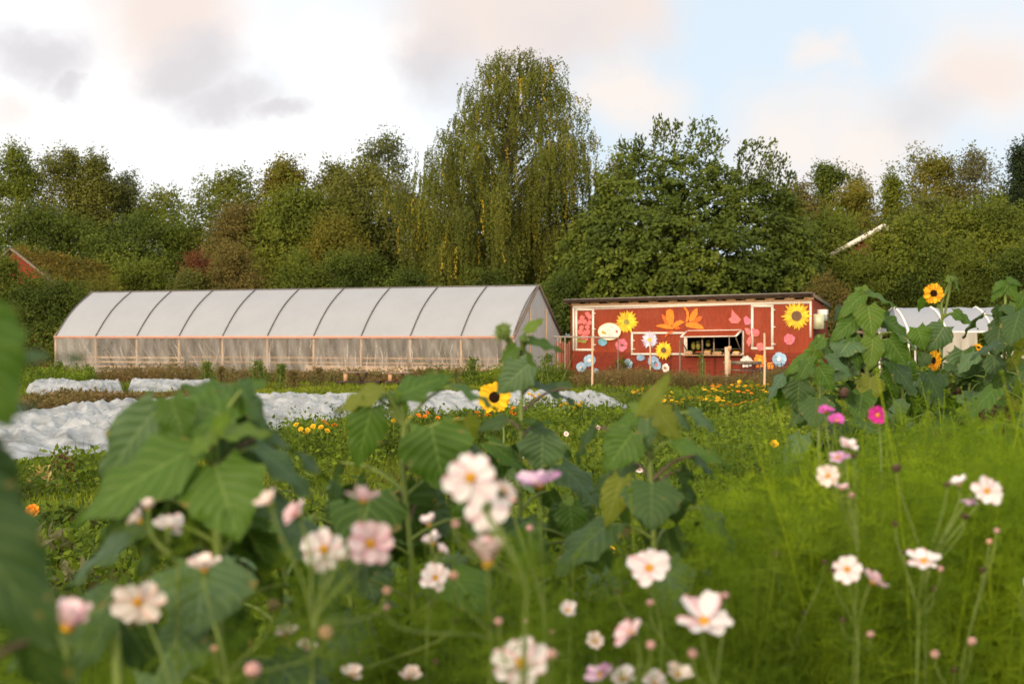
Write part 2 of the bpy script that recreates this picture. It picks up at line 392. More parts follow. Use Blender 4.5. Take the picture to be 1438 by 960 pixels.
def leafy_tree_big():
    """the broad dark tree right of the birch: layered drooping sprays, spiky leading shoots"""
    rng = np.random.default_rng(9); Y = 64.0
    pc = lambda px, py, dy=0: P(px, py, Y+dy)
    root = thing('broadleaf_tree', 'broad dark green tree with ragged shoots on top, directly behind the red stall', 'tree', (pc(955, 472)[0], Y, 0))
    tb = MB(); mb = MB(); X = root.location.x
    zt = np.linspace(0, 8.2, 8); tb.tube(np.stack([X+.1*np.sin(zt), Y+0*zt, zt], 1), .26*(1-zt/9), 8)
    # silhouette: (px, top row)
    sil = np.array([(765,420),(785,385),(800,330),(835,275),(865,232),(885,205),(925,190),(975,190),(1010,212),(1050,222),(1085,232),(1105,262),(1122,300),(1135,350),(1140,420)], float)
    C = []; D = []
    nsp = 2700
    for i in range(nsp):
        px = rng.uniform(768, 1140); top = np.interp(px, sil[:, 0], sil[:, 1])+6+13*vnoise(px*.05, 3.0, 44)+8*vnoise(px*.17, 3.0, 45)
        # depth hemisphere
        v = rng.random()**.85; py = top+6+(430-top)*v
        wfrac = abs(px-955)/185
        dep = math.sqrt(max(0, 1-wfrac**2))*4.6*min(1, .3+v*1.6)
        dy = -dep*rng.uniform(.2, 1)*(1 if rng.random() < .78 else -1)
        C.append(pc(px, py, dy)); 
    C = np.array(C); C[:, 2] = np.maximum(C[:, 2], .3)
    C = C[(vnoise(C[:, 0]*.85+C[:, 1]*.4, C[:, 2]*1.5, 91) > .25) | (C[:, 1] > Y)]
    cen = np.array([X, Y, 4.0])
    D = C-cen; D /= np.linalg.norm(D, axis=1, keepdims=True)
    n = len(C); per = 27
    # each spray: a drooping twig with leaves along it
    out = D*np.array([1, 1, .25])+rng.normal(size=(n, 3))*.3; out /= np.linalg.norm(out, axis=1, keepdims=True)
    s = rng.random((n, per, 1)); L = rng.uniform(.5, 1.1, (n, 1, 1))
    LP = C[:, None, :]+out[:, None, :]*s*L+np.array([0, 0, -1])*(s**2)*L*.35+rng.normal(size=(n, per, 3))*np.array([.15, .15, .07])
    nn = np.tile([0, -.35, .6], (n*per, 1))+np.repeat(D, per, 0)*.5+rng.normal(size=(n*per, 3))*.5
    kites(mb, LP.reshape(-1, 3), nn, rng.uniform(.16, .27, n*per), rng.uniform(.10, .16, n*per), rng,
          rnd=np.repeat(rng.random(n), per)*.6+rng.random(n*per)*.4)
    # leading shoots
    shoots = [(878,222,872,205),(905,205,897,200),(918,200,925,172),(930,200,935,178),(945,198,950,180),(962,200,975,176),(978,200,995,173),(990,205,1000,188),(1000,212,1013,198),
              (1030,230,1048,205),(1045,230,1066,203),(1060,238,1084,205),(1075,240,1086,222),(1085,250,1098,228),(1095,262,1112,248),(892,215,885,210),(870,235,868,222),(850,262,842,250)]
    for (x0, y0, x1, y1) in shoots:
        dy = rng.uniform(-1.5, 1.5); a = pc(x0, y0+24, dy); b = pc(x1, y1-5, dy)
        tb.tube([a, (a+b)/2, b], [.03, .02, .006], 4)
        k = 150; t = rng.random(k)[:, None]**.8
        Q = a+(b-a)*t+rng.normal(size=(k, 3))*np.array([.15, .15, .08])
        nv = rng.normal(size=(k, 3))*.6+np.array([0, -.3, .5])
        kites(mb, Q, nv, rng.uniform(.16, .26, k), rng.uniform(.08, .12, k), rng, down=np.tile(nrm(b-a)*1.0, (k, 1)))
    for i in range(0, n, 14):
        h = max(1.2, C[i][2]-1.2); a = np.array([X, Y, min(h, 7.5)])
        m = (a+C[i])/2+np.array([0, 0, .2]); tb.tube([a, m, C[i]], [.07, .04, .01], 5, cap=False)
    obj('trunk', tb, m_bark, root); obj('crown', mb, m_dark, root)
leafy_tree_big()

TG = 'trees of the wood behind the garden'
_s = [100]
def T(label, px, top, w, Y, kind, mat, name='broadleaf_tree', cat='tree', **kw):
    _s[0] += 1
    kw.setdefault('group', TG if cat == 'tree' else 'shrubs before the wood')
    return tree(name, label, cat, px, top, w, Y, kind, mat, _s[0], **kw)
# far row, left to right
T('tall tree with thin reddish top at the left end of the wood', 30, 200, 105, 88, 'egg', m_mid, n=12000, gap=.25, name='aspen_tree')
T('olive tree second from the left end of the wood', 92, 204, 95, 87, 'egg', m_olive, n=12000, gap=.2, name='aspen_tree')
T('slender tree with brownish top, third from the left in the wood', 133, 212, 80, 86, 'column', m_olive, n=9000, gap=.2, name='aspen_tree')
T('bluish green tree sloping down beside the brownish top', 172, 240, 90, 88, 'egg', m_blue, n=11000)
T('lower yellow-green tree in the dip left of the rounded bright tree', 232, 264, 85, 86, 'round', m_bright, n=9000, gap=.2)
T('rounded bright green tree above the left half of the tunnel', 316, 238, 110, 80, 'round', m_bright, n=14000)
T('green tree with yellowish pointed tips right of the rounded bright tree', 396, 222, 85, 80, 'egg', m_yellowish, n=11000, gap=.2)
T('brownish olive tree between the pointed yellowish tree and the grey aspen', 455, 224, 100, 81, 'egg', m_olive, n=12000)
T('airy grey-green aspen left of the weeping birch', 538, 178, 105, 84, 'egg', m_blue, n=8000, gap=.38, bark=m_palebark, name='aspen_tree')
T('small sunlit orange tinged tree peeping out between the birch and the broad dark tree', 860, 215, 60, 82, 'egg', m_yellowish, n=5000, gap=.3)
T('small tree with orange leaves at the right shoulder of the broad dark tree', 1122, 245, 60, 78, 'egg', m_rust, n=5000, gap=.25)
T('dark pointed tree rising right of the broad dark tree', 1166, 228, 62, 86, 'column', m_dark, n=9000)
T('rounded yellow-green tree above the white gable edge', 1190, 262, 75, 78, 'round', m_yellowish, n=9000)
T('thin grey-green tree just behind the rounded yellow-green one', 1209, 238, 45, 88, 'column', m_blue, n=5500, gap=.2)
T('slim pointed spruce-like tree in the gap right of the yellow-green tree', 1246, 243, 50, 84, 'cone', m_mid, n=7000, name='spruce_tree')
T('birch with yellowing patches left of the pale aspen', 1302, 210, 92, 84, 'egg', m_yellowish, n=9000, gap=.33, bark=m_birchbark, name='birch_tree')
T('pale silvery aspen with see-through crown at the right', 1371, 200, 75, 83, 'egg', m_pale, n=7000, gap=.4, bark=m_birchbark, name='aspen_tree')
T('dark spruce at the right edge of the wood', 1437, 196, 62, 80, 'cone', m_spruce, n=9000, name='spruce_tree', base=.3)
T('green tree between the pale aspen and the dark spruce', 1405, 262, 80, 82, 'round', m_mid, n=7000)
T('tree at the far left, cut off by the edge of the wood', -45, 215, 110, 90, 'egg', m_mid, n=9000)
T('tree beyond the right edge of the wood', 1490, 215, 110, 84, 'egg', m_mid, n=8000)
# middle row
T('dark green tree filling the gap over the old turf roofed barn', 205, 300, 110, 78, 'round', m_dark, n=10000)
T('dark tree low behind the turf roof at the left', 80, 290, 170, 82, 'bush', m_dark, n=14000)
T('reddish brown tree sloping down toward the tunnel', 345, 290, 130, 74, 'egg', m_rust, n=13000, leaf=.17)
T('dark olive tree with a twiggy crown in front of the brownish one', 440, 262, 120, 73, 'round', m_mid, n=13000)
T('olive crowned tree with bare twigs left of the weeping birch', 515, 232, 120, 74, 'round', m_olive, n=14000, gap=.2)
T('yellowish crowned tree low before the olive one', 478, 300, 75, 70, 'round', m_yellowish, n=6000, leaf=.17)
T('shaded tree standing behind the foot of the weeping birch', 640, 270, 230, 76, 'bush', m_dark, n=14000)
T('shaded tree behind the gap between birch and broad dark tree', 830, 285, 130, 77, 'bush', m_dark, n=12000)
T('dark green tree right of the red stall, under the rounded yellow-green one', 1165, 300, 120, 72, 'round', m_mid, n=11000)
T('dark tree just behind the white gable edge', 1270, 290, 150, 84, 'bush', m_dark, n=13000)
T('olive rounded tree right of the white gable edge', 1300, 275, 110, 76, 'round', m_olive, n=10000)
T('green tree in the middle row at the right edge', 1400, 285, 130, 74, 'round', m_mid, n=13000)
# shrubs
SH = dict(cat='shrub', name='shrub', base=.15, trunkr=.05)
T('large dark shrub left of the tunnel end with pale leaf tips', 75, 392, 150, 61.5, 'bush', m_dark, n=12000, leaf=.13, **SH)
T('dark shrub cut by the left edge beside the large one', -40, 385, 120, 61, 'bush', m_dark, n=6000, leaf=.13, **SH)
T('light green shrub behind the far end of the tunnel', 205, 362, 95, 68, 'bush', m_mid, n=9000, leaf=.14, **SH)
T('olive green shrub over the tunnel ridge, left part', 270, 375, 90, 66, 'bush', m_olive, n=7000, leaf=.14, **SH)
T('small red-leaved shrub over the tunnel ridge', 281, 352, 36, 69, 'round', m_red, n=2200, leaf=.13, **SH)
T('brown tinged shrub over the tunnel ridge', 345, 345, 120, 66.5, 'bush', m_rust, n=9000, leaf=.14, **SH)
T('green shrub over the middle of the tunnel ridge', 420, 350, 110, 66, 'bush', m_mid, n=9000, leaf=.14, **SH)
T('dark shrub with bare branches over the tunnel ridge', 500, 345, 110, 66, 'bush', m_dark, n=9000, leaf=.14, **SH)
T('dark undergrowth shrub under the birch, left', 590, 378, 130, 63.5, 'bush', m_dark, n=8000, leaf=.14, **SH)
T('dark undergrowth shrub under the birch, right', 700, 372, 130, 63.5, 'bush', m_dark, n=8000, leaf=.14, **SH)
T('dark shrub between the tunnel gable and the stall', 790, 385, 110, 61, 'bush', m_dark, n=8000, leaf=.14, **SH)
T('brown twiggy shrub at the right end of the stall roof', 1158, 388, 62, 60, 'round', m_rust, n=5000, leaf=.11, **SH)
T('green shrub right of the brown twiggy one', 1215, 352, 110, 66, 'bush', m_mid, n=10000, leaf=.14, **SH)
T('dark shrub behind the right hand tunnel', 1290, 335, 110, 66, 'bush', m_dark, n=10000, leaf=.14, **SH)
T('tall leafy shrub with light tips behind the right hand tunnel', 1345, 330, 100, 65, 'bush', m_mid, n=10000, leaf=.14, **SH)
T('dark shrub at the right edge behind the sunflowers', 1425, 345, 110, 64, 'bush', m_dark, n=10000, leaf=.14, **SH)
T('dark green shrub in front of the red barn gable', 24, 360, 105, 62.5, 'bush', m_mid, n=7000, leaf=.14, **SH)
T('green shrub screening the left side of the gabled house', 1196, 352, 90, 68, 'bush', m_mid, n=8000, leaf=.15, **SH)
T('dense shrub screening the middle of the gabled house', 1240, 340, 80, 68.5, 'bush', m_dark, n=8000, leaf=.15, **SH)
T('low yellow-green shrub against the turf roof', 140, 385, 110, 66, 'bush', m_yellowish, n=8000, leaf=.14, **SH)
# ================================================================ building materials
m_whitewood = simple('white_painted_wood', (.78,.70,.60), .6, .3, 14, .10, .1)
m_red = simple('red_painted_boards', (.25,.034,.008), .65, .25, 3, .22, .2, (6, 6, 1.2), fade=.5)
m_redlow = simple('dark_red_boards', (.19,.03,.014), .75, .2, 4, .45, .4, (1.5, 1.5, 14))  # darker red than the wall panels, for low boards and barn wall
m_redfence = simple('red_fence_wood', (.20,.06,.035), .75, .2, 5, .35, .3, (12, 12, 1))
m_timber = simple('bare_timber', (.50,.30,.16), .75, .2, 6, .3, .3, (4, 4, 4))
m_paletimber = simple('pale_timber', (.60,.42,.27), .75, .2, 6, .3, .3, (8, 8, 1.5))
m_greytimber = simple('weathered_timber', (.20,.15,.11), .85, .15, 6, .4, .4, (8, 8, 1.5))
m_darktimber = simple('dark_timber', (.06,.038,.028), .85, .15, 6, .4, .4)
m_roofmetal = simple('roof_sheet', (.20,.17,.15), .45, .5, 5, .3, .1)
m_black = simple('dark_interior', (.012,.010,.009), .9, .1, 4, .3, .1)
m_blackplastic = simple('black_plastic', (.02,.02,.022), .4, .5, 5, .2, .05)
m_iron = simple('dark_iron', (.035,.03,.03), .6, .4, 8, .3, .2)
m_pipe = simple('grey_pipe', (.28,.23,.19), .5, .5, 8, .2, .1)
m_box = simple('cream_metal', (.52,.52,.34), .5, .4, 6, .12, .05)
m_boxwhite = simple('white_metal', (.78,.74,.68), .45, .4, 6, .06, .05)
m_tape = simple('eave_batten', (.52,.27,.19), .7, .25, 9, .2, .2, (1, 1, 4))
m_turf = simple('turf_roof', (.13,.11,.03), .9, .1, 2, .5, .6)
m_stall = [simple('paint_'+n, c, .6, .3, 10, .22, .05, rv=.28) for n, c in (
    ('yellow', (.80,.48,.02)), ('orange', (.88,.22,.01)), ('deep_orange', (.78,.13,.01)), ('pink', (.72,.17,.16)), ('rose', (.70,.16,.22)),
    ('light_blue', (.30,.44,.60)), ('white', (.80,.74,.66)), ('lilac', (.62,.55,.75)), ('brown', (.14,.07,.03)), ('green', (.20,.26,.08)), ('teal', (.16,.38,.48)), ('grey_blue', (.24,.32,.46)), ('olive', (.30,.26,.05)))]
PC = dict(zip(('yellow','orange','dorange','pink','rose','blue','white','lilac','brown','green','teal','gblue','olive'), m_stall))

def film(name, col, transp, trans, wr=(1, 1, 1), wscale=4, wstr=.3, dirt=None, lo=None, rough=.35):
    m, nt, out = newmat(name)
    nz = noise(nt, texco(nt, wr), wscale, 4, .6)
    b = pbsdf(nt, col, rough, .4, bump(nt, nz, wstr, .03))
    t = N(nt, 'BsdfTranslucent'); t.inputs[0].default_value = (*col, 1)
    s = mixs(nt, trans, b.outputs[0], t.outputs[0])
    tp = N(nt, 'BsdfTransparent'); tp.inputs[0].default_value = (.93, .92, .88, 1)
    mr = N(nt, 'MapRange'); mr.inputs[1].default_value = .35; mr.inputs[2].default_value = .65
    mr.inputs[3].default_value = transp; mr.inputs[4].default_value = transp if lo is None else lo
    nt.links.new(nz, mr.inputs[0])
    nt.links.new(mixs(nt, mr.outputs[0], s, tp.outputs[0]), out.inputs[0])
    return m
m_filmroof = film('tunnel_roof_film', (.46,.475,.51), .07, .35, (1, 1, 1), 1.0, .35, lo=.0)
m_filmside = film('tunnel_side_film', (.50,.45,.41), .72, .4, (2.2, 2.2, .4), 1.6, .7, lo=.40)
m_crease_light = film('tunnel_film_crease_light', (.66,.58,.50), .60, .3, (3, 3, 3), 3, .3, lo=.05)
m_filmend = film('tunnel_end_film', (.74,.73,.72), .22, .4, (3, 3, .6), 3, .6, lo=.1)
m_fleece = film('crop_fleece', (.52,.545,.57), .55, .3, (1, 1, 1), 2.6, .8, lo=.0, rough=.8)
m_white2 = film('small_tunnel_film', (.52,.54,.60), .12, .4, (2, 2, 1), 2, .3)
m_white2s = film('small_tunnel_skirt', (.62,.56,.47), .12, .4, (9, 9, .6), 2, .9, lo=.03)

# ================================================================ white polytunnel
R0 = np.array([.93, 51.6, 0]); E = nrm([-18.48, 8.0, 0]); Fc_ = nrm([-8.0, -18.48, 0]); Zu = np.array([0, 0, 1.0])
Ltun, WT = 20.13, 2.25
def tp(s, w, z): return R0+E*s+Fc_*w+Zu*z
def prof(u):   # u from 0 eave to 1 ridge
    return WT*(1-u)+.10*math.sin(PI*u), 1.57+1.86*u+.14*math.sin(PI*u)
tun = thing('polytunnel', 'long white polytunnel greenhouse with curved black hoops and crinkled plastic sides', 'greenhouse', tp(Ltun/2, 0, 0))
mb = MB(); ns = 81; nu = 12
for sd in (1, -1):
    g = []
    for i in range(ns):
        s = Ltun*i/(ns-1); sag = .035*abs(math.sin(PI*i/8))
        row = []
        for j in range(nu+1):
            u = j/nu; w, z = prof(u)
            k = sag*math.sin(PI*u)
            row.append(tp(s, sd*(w-k), z-k*.6-.03*(1-u)*0))
        g.append(row)
    mb.grid(np.array(g))
obj('roof_film', mb, m_filmroof, tun, smooth=True)
hs = [Ltun*i/10 for i in range(11)]
# bays as measured along the ridge
m_hoop = simple('hoop_steel', (.10,.09,.085), .5, .5, 6, .2, .05)
for i, s in enumerate(hs):
    mb = MB(); pts = []
    for sd, rngu in ((1, range(0, 13)), (-1, range(11, -1, -1))):
        for j in rngu:
            w, z = prof(j/12); pts.append(tp(s, sd*(w+.02), z+.02))
    pts = [tp(s, WT+.01, 0)]+pts+[tp(s, -WT-.01, 0)]
    mb.tube(pts[1:-1], .022, 6)
    obj('hoop', mb, m_hoop, tun, smooth=True)
for sd in (1, -1):
    for i, s in enumerate(hs):
        mb = MB(); mb.bar(tp(s, sd*(WT-.02), 0), tp(s, sd*(WT-.02), 1.57), .07, .07, E)
        obj('post', mb, m_paletimber, tun)
    mb = MB(); mb.bar(tp(-.05, sd*(WT+.03), 1.56), tp(Ltun+.05, sd*(WT+.03), 1.56), .05, .10)
    obj('eave_batten', mb, m_tape, tun)
mb = MB(); mb.tube([tp(s, 0, 3.44) for s in np.linspace(0, Ltun, 9)], .03, 6); obj('ridge_pole', mb, m_hoop, tun)
# crinkled side films: geometry hanging in folds
for sd in (1, -1):
    nsx, nz_ = 420, 12; g = np.zeros((nsx, nz_, 3))
    S = np.linspace(-.02, Ltun+.02, nsx)
    for j in range(nz_):
        z = 1.52*(1-j/(nz_-1))+.03; f = 1-(z/1.55)
        d = .13*f*(vnoise(S*2.3+f*1.4, f*1.2+0*S, 3)-.4)+.05*np.sin(S*9+f*7+3*vnoise(S, 0*S, 4))*min(1, .25+f*1.5)+.06*f
        g[:, j] = R0+E*S[:, None]+Fc_*(sd*(WT+.05+d))[:, None]+Zu*z
    mb = MB(); mb.grid(g)
    rc = random.Random(17)
    for i in range(95):       # strips of doubled film, coloured pale for the light on creases
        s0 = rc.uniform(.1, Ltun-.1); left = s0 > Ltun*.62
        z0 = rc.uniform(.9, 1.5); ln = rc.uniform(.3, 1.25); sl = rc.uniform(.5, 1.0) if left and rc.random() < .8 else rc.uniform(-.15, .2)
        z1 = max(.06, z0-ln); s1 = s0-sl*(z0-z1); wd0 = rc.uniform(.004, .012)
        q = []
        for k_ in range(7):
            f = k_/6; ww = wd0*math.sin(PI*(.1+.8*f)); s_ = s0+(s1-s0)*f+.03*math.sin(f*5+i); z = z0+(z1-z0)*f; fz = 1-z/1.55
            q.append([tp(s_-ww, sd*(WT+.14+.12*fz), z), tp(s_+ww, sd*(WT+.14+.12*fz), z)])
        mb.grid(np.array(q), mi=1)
    obj('side_film', mb, [m_filmside, m_crease_light], tun, smooth=True)
# boards behind the film, lattice rails at the far bays
mb = MB()
for z in (.22, .40, .58, .76):
    mb.bar(tp(Ltun*.69, WT-.07, z), tp(Ltun*.955, WT-.07, z), .03, .07)
obj('side_rail', mb, m_paletimber, tun)
for z in (.62, .80):
    mb = MB(); mb.bar(tp(0, WT-.08, z), tp(Ltun*.68, WT-.08, z), .03, .06); obj('side_rail', mb, m_timber, tun)
mb = MB(); mb.bar(tp(0, WT-.06, .28), tp(Ltun*.42, WT-.06, .28), .03, .5); obj('base_board', mb, m_paletimber, tun)
# gable ends
for s, mm in ((0, m_filmend), (Ltun, m_filmend)):
    mb = MB(); ring = [tp(s, WT, .02)]
    ring += [tp(s, *prof(j/12)) for j in range(13)]
    ring += [tp(s, -prof(j/12)[0], prof(j/12)[1]) for j in range(11, -1, -1)]+[tp(s, -WT, .02)]
    ring = np.array(ring); c = tp(s, 0, 1.6); n = len(ring)
    mb.add(np.vstack([ring, c]), [[i, (i+1) % n, n] for i in range(n)])
    obj('end_film', mb, mm, tun)
    for w in (-.75, .75):
        mb = MB(); mb.bar(tp(s-.03 if s == 0 else s+.03, w, 0), tp(s-.03 if s == 0 else s+.03, w, 2.6), .07, .05, E); obj('door_post', mb, m_paletimber, tun)
    mb = MB(); sgn = -.04 if s == 0 else .04
    for sd in (1, -1):
        mb.bar(tp(s+sgn, sd*(WT+.02), 1.6), tp(s+sgn, 0, 3.46), .05, .09, E)
    obj('gable_rafter', mb, m_greytimber, tun)
# plants inside, faintly seen
mb = MB(); rr = np.random.default_rng(4); n = 2600
C = tp(0, 0, 0)+E*rr.uniform(.5, Ltun-.5, (n, 1))+Fc_*(rr.choice([-.9, .9], (n, 1))+rr.normal(size=(n, 1))*.2)+Zu*rr.uniform(0, .75, (n, 1))**1.0
kites(mb, C, rr.normal(size=(n, 3))+[0, 0, .6], .2, .12, rr)
tag(obj('indoor_crop', mb, m_mid, None), 'green rows of plants seen dimly through the tunnel plastic', 'crop', None, 'stuff')

# ================================================================ red stall
SA = np.array([2.247, 53.5, 0]); SB = np.array([10.525, 50.0, 0])
SD = nrm(SB-SA); SN = nrm(np.cross(SD, Zu)); SN = SN if SN[1] < 0 else -SN
SL = np.linalg.norm(SB-SA); DEP = 2.7
def W(px, py, off=0.0):
    k = (px-CX)/F                       # x = k*y
    t = (k*SA[1]-SA[0])/(SD[0]-k*SD[1])
    p = SA+SD*t
    p = np.array([p[0], p[1], CH-(py-HZ)/F*p[1]])
    return p+SN*off
def Wz(t, z, off=0.0): return SA+SD*t+Zu*z+SN*off
stall = thing('farm_stall', 'red painted wooden farm stall covered with cut-out flowers, one hatch propped open', 'stall', SA+SD*SL/2-SN*DEP/2)
topL, topR = W(804, 429)[2], W(1140, 423)[2]
m_ = stall
def wallpiece(name, quad, th, mat, back=False, off=0.0):
    mb = MB(); q = np.array(quad)-SN*th+SN*off
    mb.plate(q, SN*th); return obj(name, mb, mat, m_)
# front wall in pieces around the hatch opening
HX0, HX1 = 965.0, 1042.0
def PW(px, z, off=0): p = W(px, 472); return np.array([p[0], p[1], z])+SN*off
hz0, hz1 = W(1000, 495)[2], W(1000, 467)[2]
zb = 1.0
wallpiece('front_wall', [PW(804, zb), PW(HX0, zb), PW(HX0, topL+.06*0+ (topR-topL)*.48), PW(804, topL)], .06, m_red)
wallpiece('front_wall', [PW(HX1, zb), PW(1140, zb), PW(1140, topR), PW(HX1, topL+(topR-topL)*.71)], .06, m_red)
wallpiece('front_wall', [PW(HX0, hz1), PW(HX1, hz1), PW(HX1, topL+(topR-topL)*.71), PW(HX0, topL+(topR-topL)*.48)], .06, m_red)
wallpiece('front_wall', [PW(HX0, zb), PW(HX1, zb), PW(HX1, hz0), PW(HX0, hz0)], .06, m_red)
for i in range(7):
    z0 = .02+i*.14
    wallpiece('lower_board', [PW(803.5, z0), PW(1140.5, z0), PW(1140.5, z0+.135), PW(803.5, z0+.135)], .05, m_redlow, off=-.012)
# other walls
def quadp(name, pts, nvec, th, mat):
    mb = MB(); mb.plate(np.array(pts), np.array(nvec)*th); return obj(name, mb, mat, m_)
bk = -SN*DEP
quadp('side_wall', [Wz(SL, .02), Wz(SL, .02)+bk, Wz(SL, 2.62)+bk, Wz(SL, 2.92)], SD, .04, m_red)
quadp('side_wall', [Wz(0, .02), Wz(0, .02)+bk, Wz(0, 2.5)+bk, Wz(0, 2.8)], -SD, .04, m_red)
quadp('back_wall', [Wz(0, .02)+bk, Wz(SL, .02)+bk, Wz(SL, 2.62)+bk, Wz(0, 2.5)+bk], -SN, .04, m_darktimber)
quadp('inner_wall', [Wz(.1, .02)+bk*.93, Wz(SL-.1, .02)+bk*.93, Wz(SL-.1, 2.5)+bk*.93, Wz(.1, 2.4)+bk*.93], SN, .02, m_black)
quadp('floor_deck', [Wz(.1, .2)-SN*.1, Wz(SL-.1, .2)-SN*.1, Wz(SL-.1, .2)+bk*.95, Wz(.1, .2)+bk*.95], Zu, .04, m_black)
# roof sheet
a = W(796, 421.5, .35); b = W(1143, 411.8, .35)
rb = -SN*(DEP+.75); dz = Zu*.34
mb = MB(); V = np.array([a, b, b+rb-dz, a+rb-dz]); mb.plate(V, Zu*.035)
roof = obj('roof', mb, m_roofmetal, m_)
mb = MB()
mb.bar(a-Zu*.055-SN*.06, b-Zu*.055-SN*.06, .04, .075); obj('fascia', mb, m_darktimber, m_)
mb = MB(); mb.bar(b-Zu*.05+SD*.0, b+rb-dz-Zu*.05, .04, .11, Zu); obj('verge_board', mb, m_darktimber, m_)
n = 12
for i in range(n):
    t = i/(n-1); p = a*(1-t)+b*t
    mb = MB(); mb.bar(p-Zu*.075-SN*.12, p+rb-dz-Zu*.075+SN*.1, .06, .09, Zu); obj('rafter', mb, m_greytimber, m_)
# timber plate with blocks between (the slotted band)
tl, tr = W(804, 425.5), W(1140, 419.0)
mb = MB(); mb.bar(W(803, 428.4, .0), W(1140, 421.4, .0), .06, .07); obj('wall_plate', mb, m_timber, m_)
mb = MB(); mb.bar(W(803, 428, -.25), W(1140, 421, -.25), .02, .5); obj('eave_shade_board', mb, m_black, m_)  # black strip painting the shade behind the eave slots
for i in range(13):
    px = 808+i*(1136-808)/12; py = 425.2-(px-803)/337*6.6
    mb = MB(); mb.box(W(px, py, .0), (.34, .06, .10), (SD, SN, Zu)); obj('eave_block', mb, m_timber, m_)
mb = MB(); mb.bar(W(799, 424.1, .06), W(1141, 416.6, .06), .03, .035); obj('eave_batten', mb, m_paletimber, m_)
# white trim
def trim(x0, y0, x1, y1, w=.085, off=.012, name='white_trim'):
    mb = MB(); mb.bar(W(x0, y0, off), W(x1, y1, off), w, .03, SN) if False else mb.box((W(x0, y0, off)+W(x1, y1, off))/2, (np.linalg.norm(W(x1, y1)-W(x0, y0)), .03, w), (nrm(W(x1, y1)-W(x0, y0)), SN, np.cross(nrm(W(x1, y1)-W(x0, y0)), SN)))
    return obj(name, mb, m_whitewood, m_)
trim(805, 430.9, 1140, 424.0, .11)
trim(805.6, 431, 805.6, 492, .07)
trim(1138.4, 425, 1138.4, 474, .07, .016)
def frame(name, x0, y0, x1, y1, w=.08, off=.02, panel=None, yr=0):
    mb = MB(); L = w
    for (a0, b0, a1, b1) in ((x0, y0, x1, y0+yr), (x0, y1, x1, y1), (x0, y0, x0, y1), (x1, y0+yr, x1, y1)):
        A, B = W(a0, b0, off), W(a1, b1, off); d = nrm(B-A)
        if a0 == a1: A = A+d*w*.5; B = B-d*w*.5
        else: A = A-d*w*.5; B = B+d*w*.5
        mb.box((A+B)/2, (np.linalg.norm(B-A), .035, w), (d, SN, np.cross(d, SN)))
    return obj(name, mb, m_whitewood, m_)
f1 = frame('door_frame', 809.6, 434.5, 833.2, 491, .075)
f2 = frame('door_frame', 1056.6, 429.5, 1084.8, 489, .085)
f3 = frame('window_frame', 887.8, 467.5, 962.3, 497, .07)
f4 = frame('window_frame', 964.3, 465.6, 1043.6, 496.6, .06)
trim(833.2, 434, 1056.5, 427.0, .03, .018)
for (x, y) in ((833.5, 440), (833.5, 462), (833.5, 484), (1085.5, 435), (1085.5, 459), (1085.5, 483), (888.5, 478), (888.5, 490)):
    mb = MB(); mb.box(W(x+.8, y, .045), (.15, .02, .035), (SD, SN, Zu)); obj('hinge', mb, m_boxwhite, m_)
# hatch flap propped open
A, B = W(966, 465.5, .05), W(1042, 464.3, .05)
A2, B2 = A+SN*.85-Zu*.22-SD*.0, B+SN*.85-Zu*.22
mb = MB(); mb.plate([A, B, B2, A2], nrm(np.cross(B-A, A2-A))*-.03); flap = obj('hatch_flap', mb, m_red, m_)
mb = MB()
for p, q in ((A2, B2), (A, A2), (B, B2), (A, B)): mb.bar(p+Zu*.028, q+Zu*.028, .06, .035)
obj('flap_frame', mb, m_whitewood, flap)
for p, q in ((A2, W(966, 496, .02)), (B2, W(1042, 496, .02))):
    mb = MB(); mb.bar(p-Zu*.03, q, .03, .03); obj('prop', mb, m_greytimber, m_)
for x in (986, 1002): 
    mb = MB(); mb.bar(W(x, 469, -.05), W(x, 496, -.05), .04, .04); obj('window_post', mb, m_paletimber, m_)
mb = MB(); mb.bar(W(966, 491, -.9), W(1040, 490, -.9), .3, .03); obj('shelf', mb, m_greytimber, m_)
mb = MB(); mb.bar(W(962, 498.6, .16), W(1045, 498.4, .16), .40, .035, Zu); 
cnt = obj('counter', mb, m_timber, m_)
